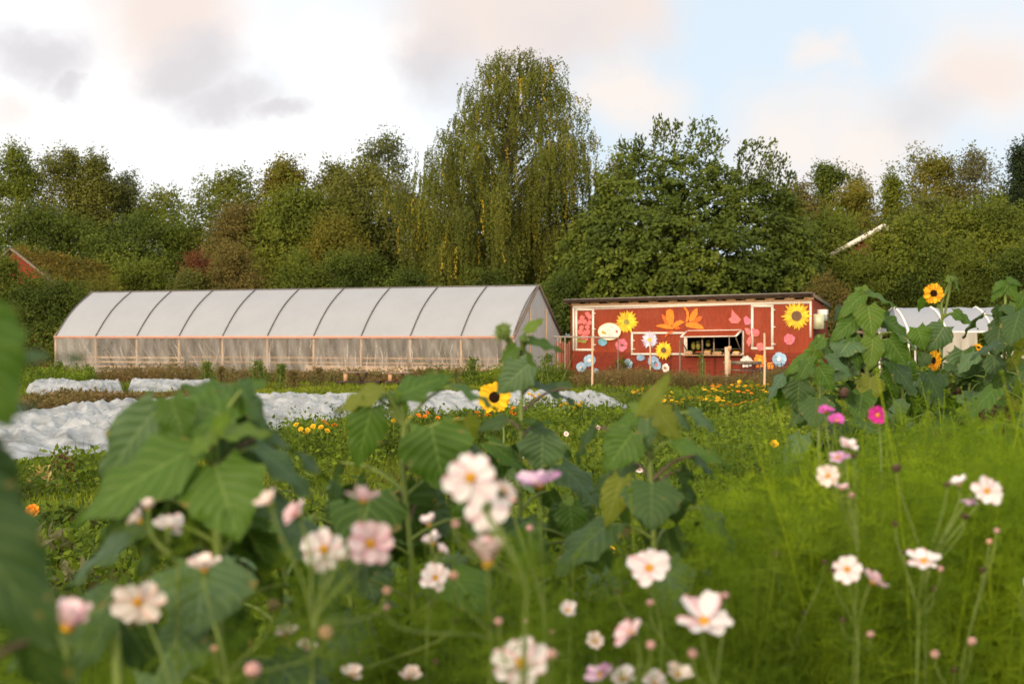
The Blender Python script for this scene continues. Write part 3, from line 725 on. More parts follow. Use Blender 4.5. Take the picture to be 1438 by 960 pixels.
# items
for (x, y, c, h) in ((970, 480, 'yellow', .28), (977, 479, 'yellow', .30), (991, 478, 'green', .22)):
    mb = MB(); c0 = W(x, y, -.35)
    mb.tube([c0+Zu*.02, c0, c0-Zu*h*.7, c0-Zu*h], [.02, .07, .09, .05], 8)
    tag(obj('hanging_bag', mb, PC['olive'], None, c0), {970: 'leftmost pale bag hanging inside the open hatch', 977: 'second pale bag from the left hanging inside the open hatch', 991: 'rightmost small bag hanging inside the open hatch'}[x], 'bag', 'bags hanging in the hatch')
for i, (x, w, h, c) in enumerate(((970, .25, .12, m_timber), (984, .3, .09, m_darktimber), (996, .22, .13, m_timber), (1010, .3, .1, m_timber), (1024, .2, .14, m_darktimber), (1036, .2, .1, m_paletimber))):
    c0 = W(x, 498.4, .2)+Zu*.02
    root = thing('crate', ['brown crate at the left end of the stall counter', 'dark flat crate second on the stall counter', 'tall-sided crate third on the stall counter', 'wide crate in the middle right of the counter', 'dark tall box fifth on the stall counter', 'pale box at the right end of the stall counter'][i], 'crate', c0, 'crates on the stall counter')
    mb = MB(); T_ = .015
    for d, s_ in ((SD, w), (-SD, w), (SN, .25), (-SN, .25)):
        ot = SN if abs(np.dot(d, SD)) > .5 else SD; ln = .25 if ot is SN else w
        mb.box(c0+d*s_/2+Zu*h/2, (T_, ln, h), (d, ot, Zu))
    mb.box(c0+Zu*.01, (w, .25, .015), (SD, SN, Zu)); obj('crate_body', mb, c, root)
    mb = MB()
    for k in range(5): mb.ball(c0+SD*(k-2)*w*.18+Zu*(h*.9), (.045, .045, .04), None, 7, 5)
    obj('produce', mb, [PC['green'], PC['dorange'], PC['yellow']][i % 3], root, smooth=True)

# ------- cut-out flowers
def disc(mb, c, r, th, base, k=16, sy=1.0):
    an = np.arange(k)*2*PI/k; mb.plate(c+SN*base+r*(np.cos(an)[:, None]*SD+np.sin(an)[:, None]*Zu*sy), SN*th)
def rayflower(px, py, rpx, n, mat, cmat, rc=.3, wid=1.0, pointed=True, off=.02, rot=0., label=None, layers=2, mat2=None, sy=1.):
    c = W(px, py); r = rpx/F*c[1]
    mb = MB(); rr_ = random.Random(int(px*7+py))
    for L in range(layers):
        for i in range(n):
            a_ = rot+(i+.5*L)*2*PI/n+rr_.uniform(-.06, .06); ll = r*(1-.14*L)*rr_.uniform(.9, 1.08); w = wid*PI*ll/n*(.95 if pointed else 1.25)
            d = math.cos(a_)*SD+math.sin(a_)*Zu*sy; s_ = -math.sin(a_)*SD+math.cos(a_)*Zu*sy
            if pointed: pl = [d*r*rc*.5-s_*w*.3, d*ll*.35-s_*w*.6, d*ll*.6-s_*w*.62, d*ll*.85-s_*w*.3, d*ll, d*ll*.85+s_*w*.3, d*ll*.6+s_*w*.62, d*ll*.35+s_*w*.6, d*r*rc*.5+s_*w*.3]
            else: pl = [d*r*rc*.4-s_*w*.3, d*ll*.5-s_*w*.62, d*ll*.8-s_*w*.68, d*ll*.97-s_*w*.34, d*ll, d*ll*.97+s_*w*.34, d*ll*.8+s_*w*.68, d*ll*.5+s_*w*.62, d*r*rc*.4+s_*w*.3]
            mb.plate(c+SN*(off+.0025*(i % 3)+.009*(1-L))+np.array(pl), SN*.006, rnd=rr_.random(), mi=(L if mat2 is not None else 0))
    o = obj('painted_flower', mb, [mat, mat2] if mat2 is not None else mat, m_)
    if label: o['label'] = label
    mb = MB(); disc(mb, c, r*rc, .012, off+.024); obj('flower_centre', mb, cmat, o)
    return o
def rnd_flower(px, py, rpx, n, mat, cmat, rc=.2, label=None, off=.02, mat2=None): return rayflower(px, py, rpx, n, mat, cmat, rc, 1.0, False, off, .3, label, 1 if mat2 is None else 2, mat2)
rayflower(880.5, 452, 17, 17, PC['yellow'], PC['olive'], .24, label='yellow cut-out sunflower beside the oval sign')
rayflower(1119, 443.5, 21.5, 18, PC['yellow'], PC['brown'], .34, .9, label='large yellow cut-out sunflower with brown centre at the right end')
rayflower(932.8, 491.5, 13.5, 15, PC['yellow'], PC['brown'], .3, off=.06, label='yellow cut-out flower below the window panel')
rayflower(913, 476.8, 13, 16, PC['lilac'], PC['yellow'], .22, .8, off=.06, mat2=PC['white'], label='lilac and white cut-out daisy')
rnd_flower(873.6, 484.3, 9, 7, PC['rose'], PC['brown'], .22, 'round rose pink cut-out flower', mat2=PC['pink'])
rnd_flower(1108.7, 476.6, 8.2, 8, PC['rose'], PC['pink'], .35, 'round pink cut-out rose at the right', mat2=PC['pink'])
rnd_flower(882, 510.6, 7.3, 5, PC['blue'], PC['teal'], .25, 'light blue five-petalled flower', mat2=PC['teal'])
rnd_flower(1094, 504.5, 10.3, 5, PC['blue'], PC['white'], .25, 'largest light blue flower, right of the orange one', mat2=PC['gblue'])
rnd_flower(828.5, 506, 8.5, 5, PC['blue'], PC['white'], .25, 'light blue flower left, beside the stake', mat2=PC['gblue'])
rnd_flower(816.5, 515.5, 7.5, 5, PC['blue'], PC['white'], .25, 'light blue flower at the left corner', mat2=PC['white'])
rnd_flower(837, 522.5, 6, 5, PC['blue'], PC['white'], .25, 'small blue flower low by the grass')
rayflower(846.7, 480.2, 7, 5, PC['teal'], PC['teal'], .3, 1, False, .03, label='teal blue flower under the oval sign', sy=.8)
rayflower(900, 502, 6, 5, PC['gblue'], PC['teal'], .3, 1, False, .02, sy=.8)
rnd_flower(918, 507, 8, 6, PC['gblue'], PC['blue'], .25)
rnd_flower(922.5, 512.5, 6.5, 6, PC['blue'], PC['pink'], .3)
rnd_flower(935, 516.5, 6, 6, PC['white'], PC['pink'], .3, 'white flower low beside the grass')
rayflower(1048.8, 507.5, 9, 9, PC['white'], PC['brown'], .15, .75, False, .05, label='white thin-petalled flower behind the wire fence')
rayflower(1068, 507, 11, 6, PC['orange'], PC['yellow'], .3, 1, True, .05, mat2=PC['yellow'], label='orange yellow star flower behind the wire fence')
rayflower(1082, 513, 6, 6, PC['orange'], PC['yellow'], .3, 1, True, .04, mat2=PC['yellow'])
# pink blossom spikes
def cluster(pts, mat, label, r=3.6):
    mb = MB(); rr_ = random.Random(len(pts))
    for i, (x, y) in enumerate(pts):
        c = W(x, y)
        for k in range(5):
            a_ = k*2*PI/5+rr_.random(); rr1 = r/F*c[1]
            d = math.cos(a_)*SD+math.sin(a_)*Zu; an = np.arange(7)*2*PI/7
            mb.plate(c+d*rr1*.55+SN*(.02+.006*(i % 3)+.001*k)+rr1*.55*(np.cos(an)[:, None]*SD+np.sin(an)[:, None]*Zu), SN*.006)
    o = obj('painted_flower', mb, mat, m_); o['label'] = label; return o
o = cluster([(818,446),(825,441),(829,445),(814,452),(821,452),(828,453),(817,460),(825,459),(815,466),(821,467),(826,466),(819,473),(824,474)], PC['pink'], 'coral pink blossom spike on the left door')
mb = MB(); 
for (x, y) in ((814, 478), (820, 479), (811, 476)):
    c = W(x, y); an = np.arange(8)*2*PI/8; mb.plate(c+SN*.02+.12*np.cos(an)[:, None]*SD+.07*np.sin(an)[:, None]*Zu, SN*.006)
obj('painted_leaf', mb, PC['olive'], o)
def polyflower(label, polys, cx_, cy_, sc, mats, off=.02):
    mb = MB(); used = []
    for i, (pl, c) in enumerate(polys):
        if c not in used: used.append(c)
        q = [W(cx_+x*sc, cy_+y*sc) for x, y in pl]
        mb.plate(np.array(q)+SN*(off+.004*i), SN*.006, mi=used.index(c))
    o = obj('painted_flower', mb, [PC[c] for c in used], m_); o['label'] = label; return o
s2 = 140/960
polyflower('orange cut-out lily over the window panel, left', [
    ([(110,180),(145,160),(175,180),(187,240),(175,310),(145,325),(115,290),(105,235)], 'orange'),
    ([(65,210),(95,230),(125,290),(120,320),(95,300),(72,250)], 'dorange'),
    ([(5,325),(60,308),(120,310),(185,340),(175,358),(100,352),(45,338)], 'orange'),
    ([(170,320),(200,285),(245,268),(290,290),(250,310),(215,335),(180,345)], 'orange'),
    ([(180,345),(215,325),(250,350),(210,360)], 'dorange'),
    ([(95,440),(108,400),(140,378),(185,375),(175,392),(130,398),(112,425)], 'dorange')], 920, 410, s2, PC)
polyflower('orange cut-out lily over the hatch, right', [
    ([(272,145),(300,150),(325,190),(328,250),(312,290),(295,285),(305,230),(298,180)], 'orange'),
    ([(408,152),(412,215),(375,275),(335,290),(325,260),(350,200),(385,165)], 'orange'),
    ([(458,240),(440,275),(390,300),(355,295),(385,255),(425,232)], 'dorange'),
    ([(295,300),(345,290),(410,298),(450,320),(478,355),(420,355),(350,345),(300,330)], 'orange')], 920, 410, s2, PC)
polyflower('pink cut-out trumpet flowers climbing beside the hatch', [
    ([(740,165),(770,205),(790,220),(830,265),(800,300),(740,300),(708,262),(735,240)], 'pink'),
    ([(750,230),(790,240),(780,265),(755,260)], 'rose'),
    ([(855,250),(880,228),(905,250),(930,270),(915,312),(870,315),(860,290)], 'rose'),
    ([(865,345),(905,350),(925,380),(915,420),(880,400)], 'pink'),
    ([(880,480),(905,430),(930,420),(935,470),(905,530),(890,500)], 'pink'),
    ([(935,350),(960,345),(960,400),(940,410)], 'rose')], 920, 410, s2, PC, .022)
rnd_flower(1062.6, 467.5, 5.2, 5, PC['pink'], PC['rose'], .3)
rnd_flower(1068.5, 486.5, 6, 6, PC['pink'], PC['rose'], .3, off=.05)
# oval sign
c = W(856.5, 465.3); mb = MB(); an = np.arange(32)*2*PI/32
mb.plate(c+SN*.045+.452*np.cos(an)[:, None]*SD+.325*np.sin(an)[:, None]*Zu, SN*.02)
sg = obj('sign_board', mb, m_whitewood, m_); sg['label'] = 'white oval sign with faint lettering and small painted flowers'
mb = MB(); an = np.arange(24)*2*PI/24
for ph in range(32):
    a0 = ph*2*PI/32; a1 = a0+2*PI/32
    mb.bar(c+SN*.068+.445*math.cos(a0)*SD+.318*math.sin(a0)*Zu, c+SN*.068+.445*math.cos(a1)*SD+.318*math.sin(a1)*Zu, .012, .01, SN)
obj('rim', mb, PC['yellow'], sg)
mb = MB(); rr_ = random.Random(3)
for row, (z, hw) in enumerate(((.14, .20), (.075, .13), (.01, .12), (-.06, .13), (-.13, .15))):
    x = -hw
    while x < hw:
        arch = .05*(1-(x/.2)**2) if row == 0 else 0
        q = c+SN*.068+SD*x+Zu*(z+arch); h = rr_.uniform(.012, .026)
        mb.bar(q-Zu*h, q+Zu*h+SD*rr_.uniform(-.012, .012), .008, .004, SN)
        if rr_.random() < .6: mb.bar(q, q+SD*.018+Zu*rr_.uniform(-.01, .01), .007, .004, SN)
        x += rr_.uniform(.028, .045)
obj('lettering', mb, PC['gblue'] if False else simple('faint_ink', (.35,.36,.33), .8, .1), sg)
for (x, z, m1, r) in ((-.24, -.03, PC['yellow'], .07), (-.16, -.06, PC['olive'], .035), (.29, .0, PC['pink'], .06)):
    mb = MB()
    for k in range(6):
        a_ = k*PI/3; mb.plate(c+SN*.07+SD*x+Zu*z+np.array([r*.5*(math.cos(a_)*SD+math.sin(a_)*Zu)+r*.42*(math.cos(b_)*SD+math.sin(b_)*Zu) for b_ in np.arange(8)*PI/4]), SN*(.004+.0006*k))
    q = obj('little_flower', mb, m1, sg); mb = MB(); disc(mb, c+SD*x+Zu*z, r*.3, .004, .078, 8); obj('flower_centre', mb, PC['brown'], q)

# meter boxes on the right side wall
def sidept(d, z, off): return Wz(SL, z)-SN*d+SD*(.04+off)
for (d, z, sz, mm, lb) in ((.30, 2.12, (.34, .42, .52), m_box, 'cream coloured metal box mounted on the right side of the red stall'),
                           (.95, 2.34, (.32, .42, .42), m_boxwhite, 'white metal box behind the cream one on the side of the red stall')):
    c = sidept(d, z, sz[0]/2)
    root = thing('meter_box', lb, 'box', c-Zu*sz[2]/2, 'boxes on the stall side')
    mb = MB(); mb.box(c, sz, (SD, SN, Zu)); obj('casing', mb, mm, root)
    mb = MB(); mb.box(c+SN*(sz[1]/2+.008), (sz[0]*.8, .012, sz[2]*.8), (SD, SN, Zu)); dd = obj('door', mb, mm, root)
    mb = MB(); mb.box(c+SD*(sz[0]/2+.006)+Zu*0, (.01, sz[1]*.7, sz[2]*.12), (SD, SN, Zu)); obj('vent', mb, m_greytimber, root)

# ================================================================ garden poles, rail, fences
def stake(px, ytop, ybase, lab, r=.035, mat=None, lean=0, group='wooden stakes in front of the stall'):
    g = G(px+lean, ybase); t = P(px, ytop, g[1])
    mb = MB(); mb.tube([g, (g+t)/2+np.array([.01, 0, 0]), t], [r, r*.95, r*.85], 7)
    tag(obj('stake', mb, mat or m_paletimber, None, g, smooth=True), lab, 'stake', group)
stake(831.6, 474, 546, 'pale wooden stake in front of the left door of the red stall', .034)
stake(913, 481, 536, 'pale stake carrying the lilac daisy in front of the stall', .035)
stake(954.5, 477, 537, 'grey stake left of the open hatch', .03, m_greytimber)
stake(986, 477, 536, 'thin stake in front of the left half of the hatch', .025, m_greytimber)
stake(1024, 472, 538, 'thin stake right of centre in front of the hatch', .025, m_greytimber)
stake(1073.5, 467.5, 550, 'tallest pale stake standing before the right door panel', .036)
stake(1120.5, 470, 530, 'pinkish stake below the large cut-out sunflower', .04, m_tape)
stake(1150, 478, 535, 'dark leaning stake half hidden by sunflower leaves', .035, m_greytimber, lean=8)
g = G(1021, 539)
root = thing('water_post', 'short thick pale post in front of the stall counter', 'post', g)
mb = MB(); mb.box(g+Zu*.62, (.14, .14, 1.24)); obj('post', mb, m_paletimber, root)
mb = MB(); mb.box(g+Zu*1.20+np.array([.08, -.02, 0]), (.10, .16, .14)); mb.box(g+Zu*.55+np.array([.09, 0, 0]), (.05, .10, .5)); obj('side_piece', mb, m_timber, root)
# pipe rail at left of stall
Yr_ = 47.0
root = thing('pipe_rail', 'grey horizontal pipe rail between tunnel gable and red stall', 'rail', P(793, 535, Yr_)*[1, 1, 0])
mb = MB(); mb.tube([P(778, 472.6, Yr_), P(820, 473.2, Yr_), P(868, 474.0, Yr_)], .03, 6); obj('rail', mb, m_pipe, root, smooth=True)
for x in (783.5, 793.5):
    mb = MB(); t = P(x, 473, Yr_); mb.tube([[t[0], t[1], 0], t], .022, 6); obj('post', mb, m_pipe, root)
mb = MB(); t = P(868, 474, Yr_); mb.tube([[t[0], t[1], 0], t], .022, 6); obj('post', mb, m_greytimber, root)
# red board fence
root = thing('board_fence', 'short red board fence between the tunnel and the stall', 'fence', P(792, 540, 48.5)*[1, 1, 0])
for i in range(7):
    x = 781+i*3.1; h = CH-(479+(i % 3)*1.5-HZ)/F*48.5; c = P(x, 500, 48.5)
    mb = MB(); mb.box([c[0], c[1], h/2], (.062, .025, h)); obj('board', mb, m_redfence, root)
mb = MB()
for z in (.5, 1.2): mb.box([P(790.5, 500, 48.5)[0], 48.54, z], (.62, .03, .08))
obj('cross_rail', mb, m_redfence, root)
# wire border fence
root = thing('wire_fence', 'low dark iron wire fence before the white and orange cut-out flowers', 'fence', P(1072, 530, 46)*[1, 1, 0])
for i in range(14):
    x = 1041+i*5.1; t = P(x, 508 if i % 2 else 511, 46.0)
    mb = MB(); mb.tube([[t[0], t[1], 0], t], .011, 4); obj('upright', mb, m_iron, root)
mb = MB()
for y in (511.5, 519): mb.tube([P(1040, y, 46), P(1108, y, 46)], .012, 4)
obj('rail', mb, m_iron, root)
# bench right of the hatch
g = P(1044, 530, 48.2)*[1, 1, 0]
root = thing('wooden_bench', 'small weathered bench below the right end of the hatch', 'bench', g)
mb = MB(); mb.box(g+Zu*.45, (1.3, .35, .04)); obj('seat', mb, m_greytimber, root)
mb = MB(); mb.box(g+Zu*.7+np.array([0, .18, 0]), (1.3, .03, .12)); obj('backrest', mb, m_greytimber, root)
for sx in (-.58, .58):
    for sy in (-.14, .16):
        mb = MB(); mb.box(g+np.array([sx, sy, .22 if sy < 0 else .38]), (.05, .05, .44 if sy < 0 else .76)); obj('leg', mb, m_greytimber, root)
# pot with plant and white tag
g = G(872.5, 533)
root = thing('plant_pot', 'black plastic pot with a small plant against the stall front', 'plant pot', g+Zu*.18)
mb = MB(); mb.tube([g+Zu*.18, g+Zu*.18+Zu*.02, g+Zu*.52, g+Zu*.55], [.13, .15, .2, .21], 12); obj('pot', mb, m_blackplastic, root)
mb = MB(); rr = np.random.default_rng(3); kites(mb, g+Zu*.6+rr.normal(size=(160, 3))*[.14, .14, .12], rr.normal(size=(160, 3))+[0, -.3, .6], .11, .06, rr); obj('leaves', mb, m_mid, root)
mb = MB(); mb.box(g+np.array([0, 0, .09]), (.5, .4, .18)); tag(obj('wooden_block', mb, m_darktimber, None, g), 'dark wooden block under the black plant pot', 'block')

# ================================================================ low benches on pallets by the tunnel
for k, (x0, x1, yt, lab, lab2) in enumerate(((481.5, 516, 522.6, 'low rough bench table before the tunnel, left one', 'dark pallet under the left bench table'), (544, 579, 523.6, 'low rough bench table before the tunnel, right one', 'dark pallet under the right bench table'))):
    Y = 45.6; a = P(x0, 530, Y)*[1, 1, 0]; b = P(x1, 530, Y)*[1, 1, 0]; c = (a+b)/2
    mb = MB()
    for j in range(5): mb.box(c+np.array([.15, -.4+j*.2, .14]), (1.55, .14, .03))
    for j in (-.6, 0, .6): mb.box(c+np.array([.15+j, 0, .06]), (.1, 1.0, .12))
    tag(obj('pallet', mb, m_darktimber, None, c), lab2, 'pallet', 'pallets under the bench tables')
    zt = CH-(yt-HZ)/F*Y; zb_ = .16; root = thing('bench_table', lab, 'bench', c+Zu*zb_, 'bench tables beside the tunnel')
    mb = MB()
    for j in (-.12, .02, .16): mb.box(c+np.array([0, j, zt]), (x1/F*Y-x0/F*Y, .12, .04))
    obj('table_top', mb, m_greytimber, root)
    mb = MB(); mb.box(a+np.array([.1, -.1, (zt+zb_)/2-.01]), (.12, .09, zt-zb_-.04)); obj('leg', mb, m_timber, root)
    for sx in (.52, .70):
        mb = MB(); mb.bar(a+np.array([sx-.06 if sx > .6 else sx+.06, 0, zb_]), a+np.array([sx+.06 if sx > .6 else sx-.04, 0, zt-.02]), .08, .06); obj('leg', mb, m_darktimber, root)

# ================================================================ right hand small tunnel and lean-to
Y2 = 46.0
t2 = thing('small_polytunnel', 'smaller white plastic tunnel with torn crinkled skirt behind the sunflowers at right', 'greenhouse', (15.5, Y2, 0))
x0 = P(1254, 432, Y2)[0]; x1 = 21.0; zr = P(1254, 432, Y2)[2]
def p2(u): return 1.75*(1-u), 1.72+(zr-1.72)*(u+.18*math.sin(PI*u))
mb = MB()
for sd in (1, -1):
    g = [[[x+(-.33*(1-j/8) if i == 0 else 0), Y2-sd*p2(j/8)[0], p2(j/8)[1]+.02*math.sin(i*2.1+j)] for j in range(9)] for i, x in enumerate(np.linspace(x0, x1, 25))]
    mb.grid(np.array(g))
obj('roof_film', mb, m_white2, t2, smooth=True)
for x in (x0+.02, P(1320, 0, Y2)[0]-.3, P(1383, 0, Y2)[0]-.3, 17.6, 19.5):
    mb = MB(); pts = [[x, Y2-p2(j/8)[0]-.02, p2(j/8)[1]+.02] for j in range(9)]+[[x, Y2+p2(j/8)[0]+.02, p2(j/8)[1]+.02] for j in range(7, -1, -1)]
    mb.tube(pts, .035, 6); obj('hoop', mb, m_boxwhite, t2, smooth=True)
    for sd in (1, -1):
        mb = MB(); mb.tube([[x, Y2-sd*1.75, 0], [x, Y2-sd*1.75, 1.75]], .035, 6); obj('post', mb, m_boxwhite, t2)
def skirt(xa, xb, seed):
    n = 160; S = np.linspace(xa, xb, n); g = np.zeros((n, 10, 3))
    for j in range(10):
        z = 1.72*(1-j/9)+.12*(j/9)*vnoise(S*3, 0*S, seed)+.03; f = j/9
        g[:, j, 0] = S+.08*f*np.sin(S*7); g[:, j, 1] = Y2-1.8-.10*f*np.sin(S*16+3*vnoise(S*2, 0*S, seed))-.15*f*vnoise(S*1.5, f+0*S, seed+1); g[:, j, 2] = z
    mb = MB(); mb.grid(g); obj('skirt_film', mb, m_white2s, t2, smooth=True)
skirt(x0-.33, P(1278, 0, 44)[0], 21); skirt(P(1320, 0, 44.2)[0], P(1372, 0, 44.2)[0], 23); skirt(P(1386, 0, 44.2)[0], 19.5, 25)
mb = MB(); mb.tube([[x0-.3, Y2-1.78, 1.73], [x1, Y2-1.78, 1.73]], .03, 6); obj('eave_pole', mb, m_boxwhite, t2)
mb = MB(); mb.box([(x0+x1)/2, Y2-1.78, .12], (x1-x0, .03, .22)); obj('base_board', mb, m_paletimber, t2)
for i, (a_, b_) in enumerate(((1262, 480), (1283, 500))):
    pass
root = thing('slatted_shelter', 'dark brown shelter with open slats between stall and right hand tunnel', 'shelter', (12.2, 49.6, 0))
xl, xr = P(1196, 0, 49)[0], P(1237, 0, 49)[0]
for x in (xl, (xl+xr)/2, xr):
    mb = MB(); mb.box([x, 49, 1.15], (.09, .09, 2.3)); obj('post', mb, m_redfence if x == xl else m_greytimber, root)
for i in range(9):
    mb = MB(); mb.box([(xl+xr)/2, 49.06, .3+i*.24], (xr-xl+.1, .02, .10)); obj('slat', mb, m_darktimber if i < 6 else m_greytimber, root)
mb = MB(); mb.box([(xl+xr)/2, 49.7, 2.34], (xr-xl+.3, 1.6, .05)); obj('roof', mb, m_roofmetal, root)
mb = MB(); mb.box([(xl+xr)/2, 50.4, 1.15], (xr-xl+.1, .04, 2.3)); obj('back_wall', mb, m_black, root)

# ================================================================ far buildings
RA = P(20, 352, 70); RB = P(163, 379, 77)
d = nrm((RB-RA)*[1, 1, 0]); n_ = np.array([d[1], -d[0], 0])
barn = thing('turf_barn', 'small red barn with a long overgrown turf roof behind the shrubs at left', 'barn', (RA+RB)/2*[1, 1, 0])
mb = MB()
for sd in (1, -1):
    g = np.zeros((14, 6, 3))
    for i in range(14):
        for j in range(6):
            g[i, j] = RA+(RB-RA)*i/13+n_*sd*2.7*j/5-Zu*(1.7*j/5)+Zu*.12*vnoise(i*.7, j*.8, 31)
    mb.grid(g)
rf = obj('roof', mb, m_turf, barn, smooth=True)
mb = MB(); rr = np.random.default_rng(8); n = 9000
tt = rr.random((n, 1)); jj = rr.random((n, 1)); sd = np.where(rr.random((n, 1)) < .75, 1, -1)
C = RA+(RB-RA)*tt+n_*sd*2.7*jj-Zu*1.7*jj+Zu*(.1+.28*rr.random((n, 1))**2)
kites(mb, C, rr.normal(size=(n, 3))*.7+[0, -.2, .7], rr.uniform(.1, .22, n), rr.uniform(.05, .1, n), rr)
tag(obj('creepers', mb, m_creeper, rf), kind='stuff')
mb = MB(); g0 = RA*[1, 1, 0]-d*.0
mb.plate([g0-n_*2.4, g0+n_*2.4, g0+n_*2.4+Zu*(RA[2]-1.6), RA-Zu*.08, g0-n_*2.4+Zu*(RA[2]-1.6)], -d*.08)
for sd in (1, -1): mb.plate([g0+n_*sd*2.4, g0+n_*sd*2.4+(RB-RA)*[1, 1, 0], g0+n_*sd*2.4+(RB-RA)*[1, 1, 0]+Zu*3.0, g0+n_*sd*2.4+Zu*3.6], n_*sd*.05)
obj('wall', mb, m_redlow, barn)
mb = MB()
for sd in (1, -1): mb.bar(RA-d*.2+Zu*.08, RA-d*.2+n_*sd*2.8-Zu*1.7, .05, .22, d)
obj('bargeboard', mb, m_greytimber, barn)
mb = MB(); mb.box(RA-d*.12-Zu*.75, (.5, .05, .4), (n_, d, Zu)); obj('window', mb, m_black, barn)

hs_ = thing('gabled_house', 'house gable with a white bargeboard showing between the trees at right', 'house', (18.1, 73, 0))
RP = P(1237, 319, 70)
mb = MB(); hw, hd, dr = 2.2, 6.0, 1.25
mb.plate([[RP[0]-hw, 70, 0], [RP[0]+hw, 70, 0], [RP[0]+hw, 70, RP[2]-dr-.05], [RP[0], 70, RP[2]-.15], [RP[0]-hw, 70, RP[2]-dr-.05]], [0, -.05, 0])
for sd in (1, -1): mb.plate([[RP[0]+sd*hw, 70.05, 0], [RP[0]+sd*hw, 70+hd, 0], [RP[0]+sd*hw, 70+hd, RP[2]-dr-.1], [RP[0]+sd*hw, 70.05, RP[2]-dr-.1]], [sd*.05, 0, 0])
obj('wall', mb, m_redfence, hs_)
mb = MB()
for sd in (1, -1): mb.plate([[RP[0], 69.6, RP[2]], [RP[0]+sd*(hw+.4), 69.6, RP[2]-dr*1.15], [RP[0]+sd*(hw+.4), 76.2, RP[2]-dr*1.15], [RP[0], 76.2, RP[2]]], [0, 0, .08])
obj('roof', mb, m_darktimber, hs_)
for sd in (1, -1):
    mb = MB(); mb.bar([RP[0], 69.56, RP[2]+.02], [RP[0]+sd*(hw+.4), 69.56, RP[2]-dr*1.15+.02], .05, .20, (0, 1, 0)); 
    # thin board standing upright along the verge
    mb = MB(); A_ = np.array([RP[0], 69.55, RP[2]+.02]); B_ = np.array([RP[0]+sd*(hw+.4), 69.55, RP[2]-dr*1.15+.02])
    dd = nrm(B_-A_); mb.box((A_+B_)/2, (np.linalg.norm(B_-A_), .05, .22), (dd, (0, 1, 0), np.cross(dd, (0, 1, 0)))); obj('bargeboard', mb, m_whitewood, hs_)
mb = MB(); mb.box([RP[0], 69.92, RP[2]-1.9], (.9, .05, .9)); wd = obj('window', mb, m_black, hs_)
tree('broadleaf_tree', 'small dark tree hiding the right half of the gabled house', 'tree', 1272, 306, 78, 67, 'round', m_mid, 77, n=10000, group=TG)
# ================================================================ ground
m, nt, out = newmat('garden_ground'); m_ground = m
v = texco(nt); n1 = noise(nt, v, .5, 5, .6); n2 = noise(nt, v, 9, 5, .65)
c = mixc(nt, n1, ramp(nt, n2, [(.035,.03,.014), (.06,.07,.016), (.09,.12,.022)], [.3, .5, .7]), ramp(nt, n2, [(.05,.06,.014), (.08,.11,.02), (.13,.15,.03)], [.3, .5, .7]))
b = pbsdf(nt, c, .95, .1, bump(nt, n2, .8, .08)); nt.links.new(b.outputs[0], out.inputs[0])
mb = MB(); xs = np.concatenate([np.linspace(-600, -60, 8), np.linspace(-50, 50, 101), np.linspace(60, 600, 8)])
ys = np.concatenate([[-300, -60], np.linspace(-5, 95, 101), [150, 300, 900]])
XX, YY = np.meshgrid(xs, ys, indexing='ij')
ZZ = np.where((abs(XX) < 50) & (YY > 4) & (YY < 60), .07*(fbm(XX*.35, YY*.35, 1)-.5), 0)
mb.grid(np.stack([XX, YY, ZZ], -1)); tag(obj('ground', mb, m_ground, smooth=True), kind='structure')

def vis(n, y0, y1, seed, margin=1.12, p=1.0):
    """ground points inside the view wedge, density falling with distance"""
    rr = np.random.default_rng(seed); u = rr.random(n)
    Y = (y0**(1-p)+(y1**(1-p)-y0**(1-p))*u)**(1/(1-p)) if p != 1 else y0*(y1/y0)**u
    X = (rr.random(n)*2-1)*719/F*margin*Y
    return X, Y, rr
def pix(X, Y, z=0): return CX+F*X/Y, HZ+F*(CH-z)/Y
def infleece(X, Y):
    lo = np.interp(X, [-9, -6.5, -5.4, -1.6, 2.4], [16.5, 18, 19.6, 27.1, 30.6]); hi = np.interp(X, [-12, -9.3, -3.9, -1.3, 2.6], [25, 26.2, 33.6, 33.2, 32.2])
    return (Y > lo-.1) & (Y < hi+.1) & (X < 2.6)
def blades(mb, B, h, w, rr, lean=.35, k=1, rnd=None):
    n = len(B); a = rr.random(n)*2*PI
    s = np.stack([np.cos(a), np.sin(a), 0*a], 1)
    l = rr.normal(size=(n, 3))*lean; l[:, 2] = 1; l /= np.linalg.norm(l, axis=1, keepdims=True)
    h = np.broadcast_to(h, (n,))[:, None]; w = np.broadcast_to(w, (n,))[:, None]
    V = np.stack([B-s*w/2, B+s*w/2, B+l*h], 1).reshape(-1, 3)
    mb.add(V, np.arange(3*n).reshape(n, 3), rr.random(n) if rnd is None else rnd)
# grass
mb = MB()
X, Y, rr = vis(190000, 6, 47, 1)
keep = ~infleece(X, Y); X = X[keep]; Y = Y[keep]
d_ = fbm(X*.6, Y*.35, 5); h = (.05+.16*np.clip(d_-.3, 0, 1))*(1+.6*(Y > 40))*rr.uniform(.6, 1.3, len(X))
blades(mb, np.stack([X, Y, 0*X], 1), h, .010+.0011*Y*rr.uniform(.5, 1, len(X)), rr, .45, rnd=np.clip(d_*.8+rr.normal(size=len(X))*.18, 0, 1))
tag(obj('grass', mb, m_grass), 'short green grass between the flower beds', 'grass', None, 'stuff')
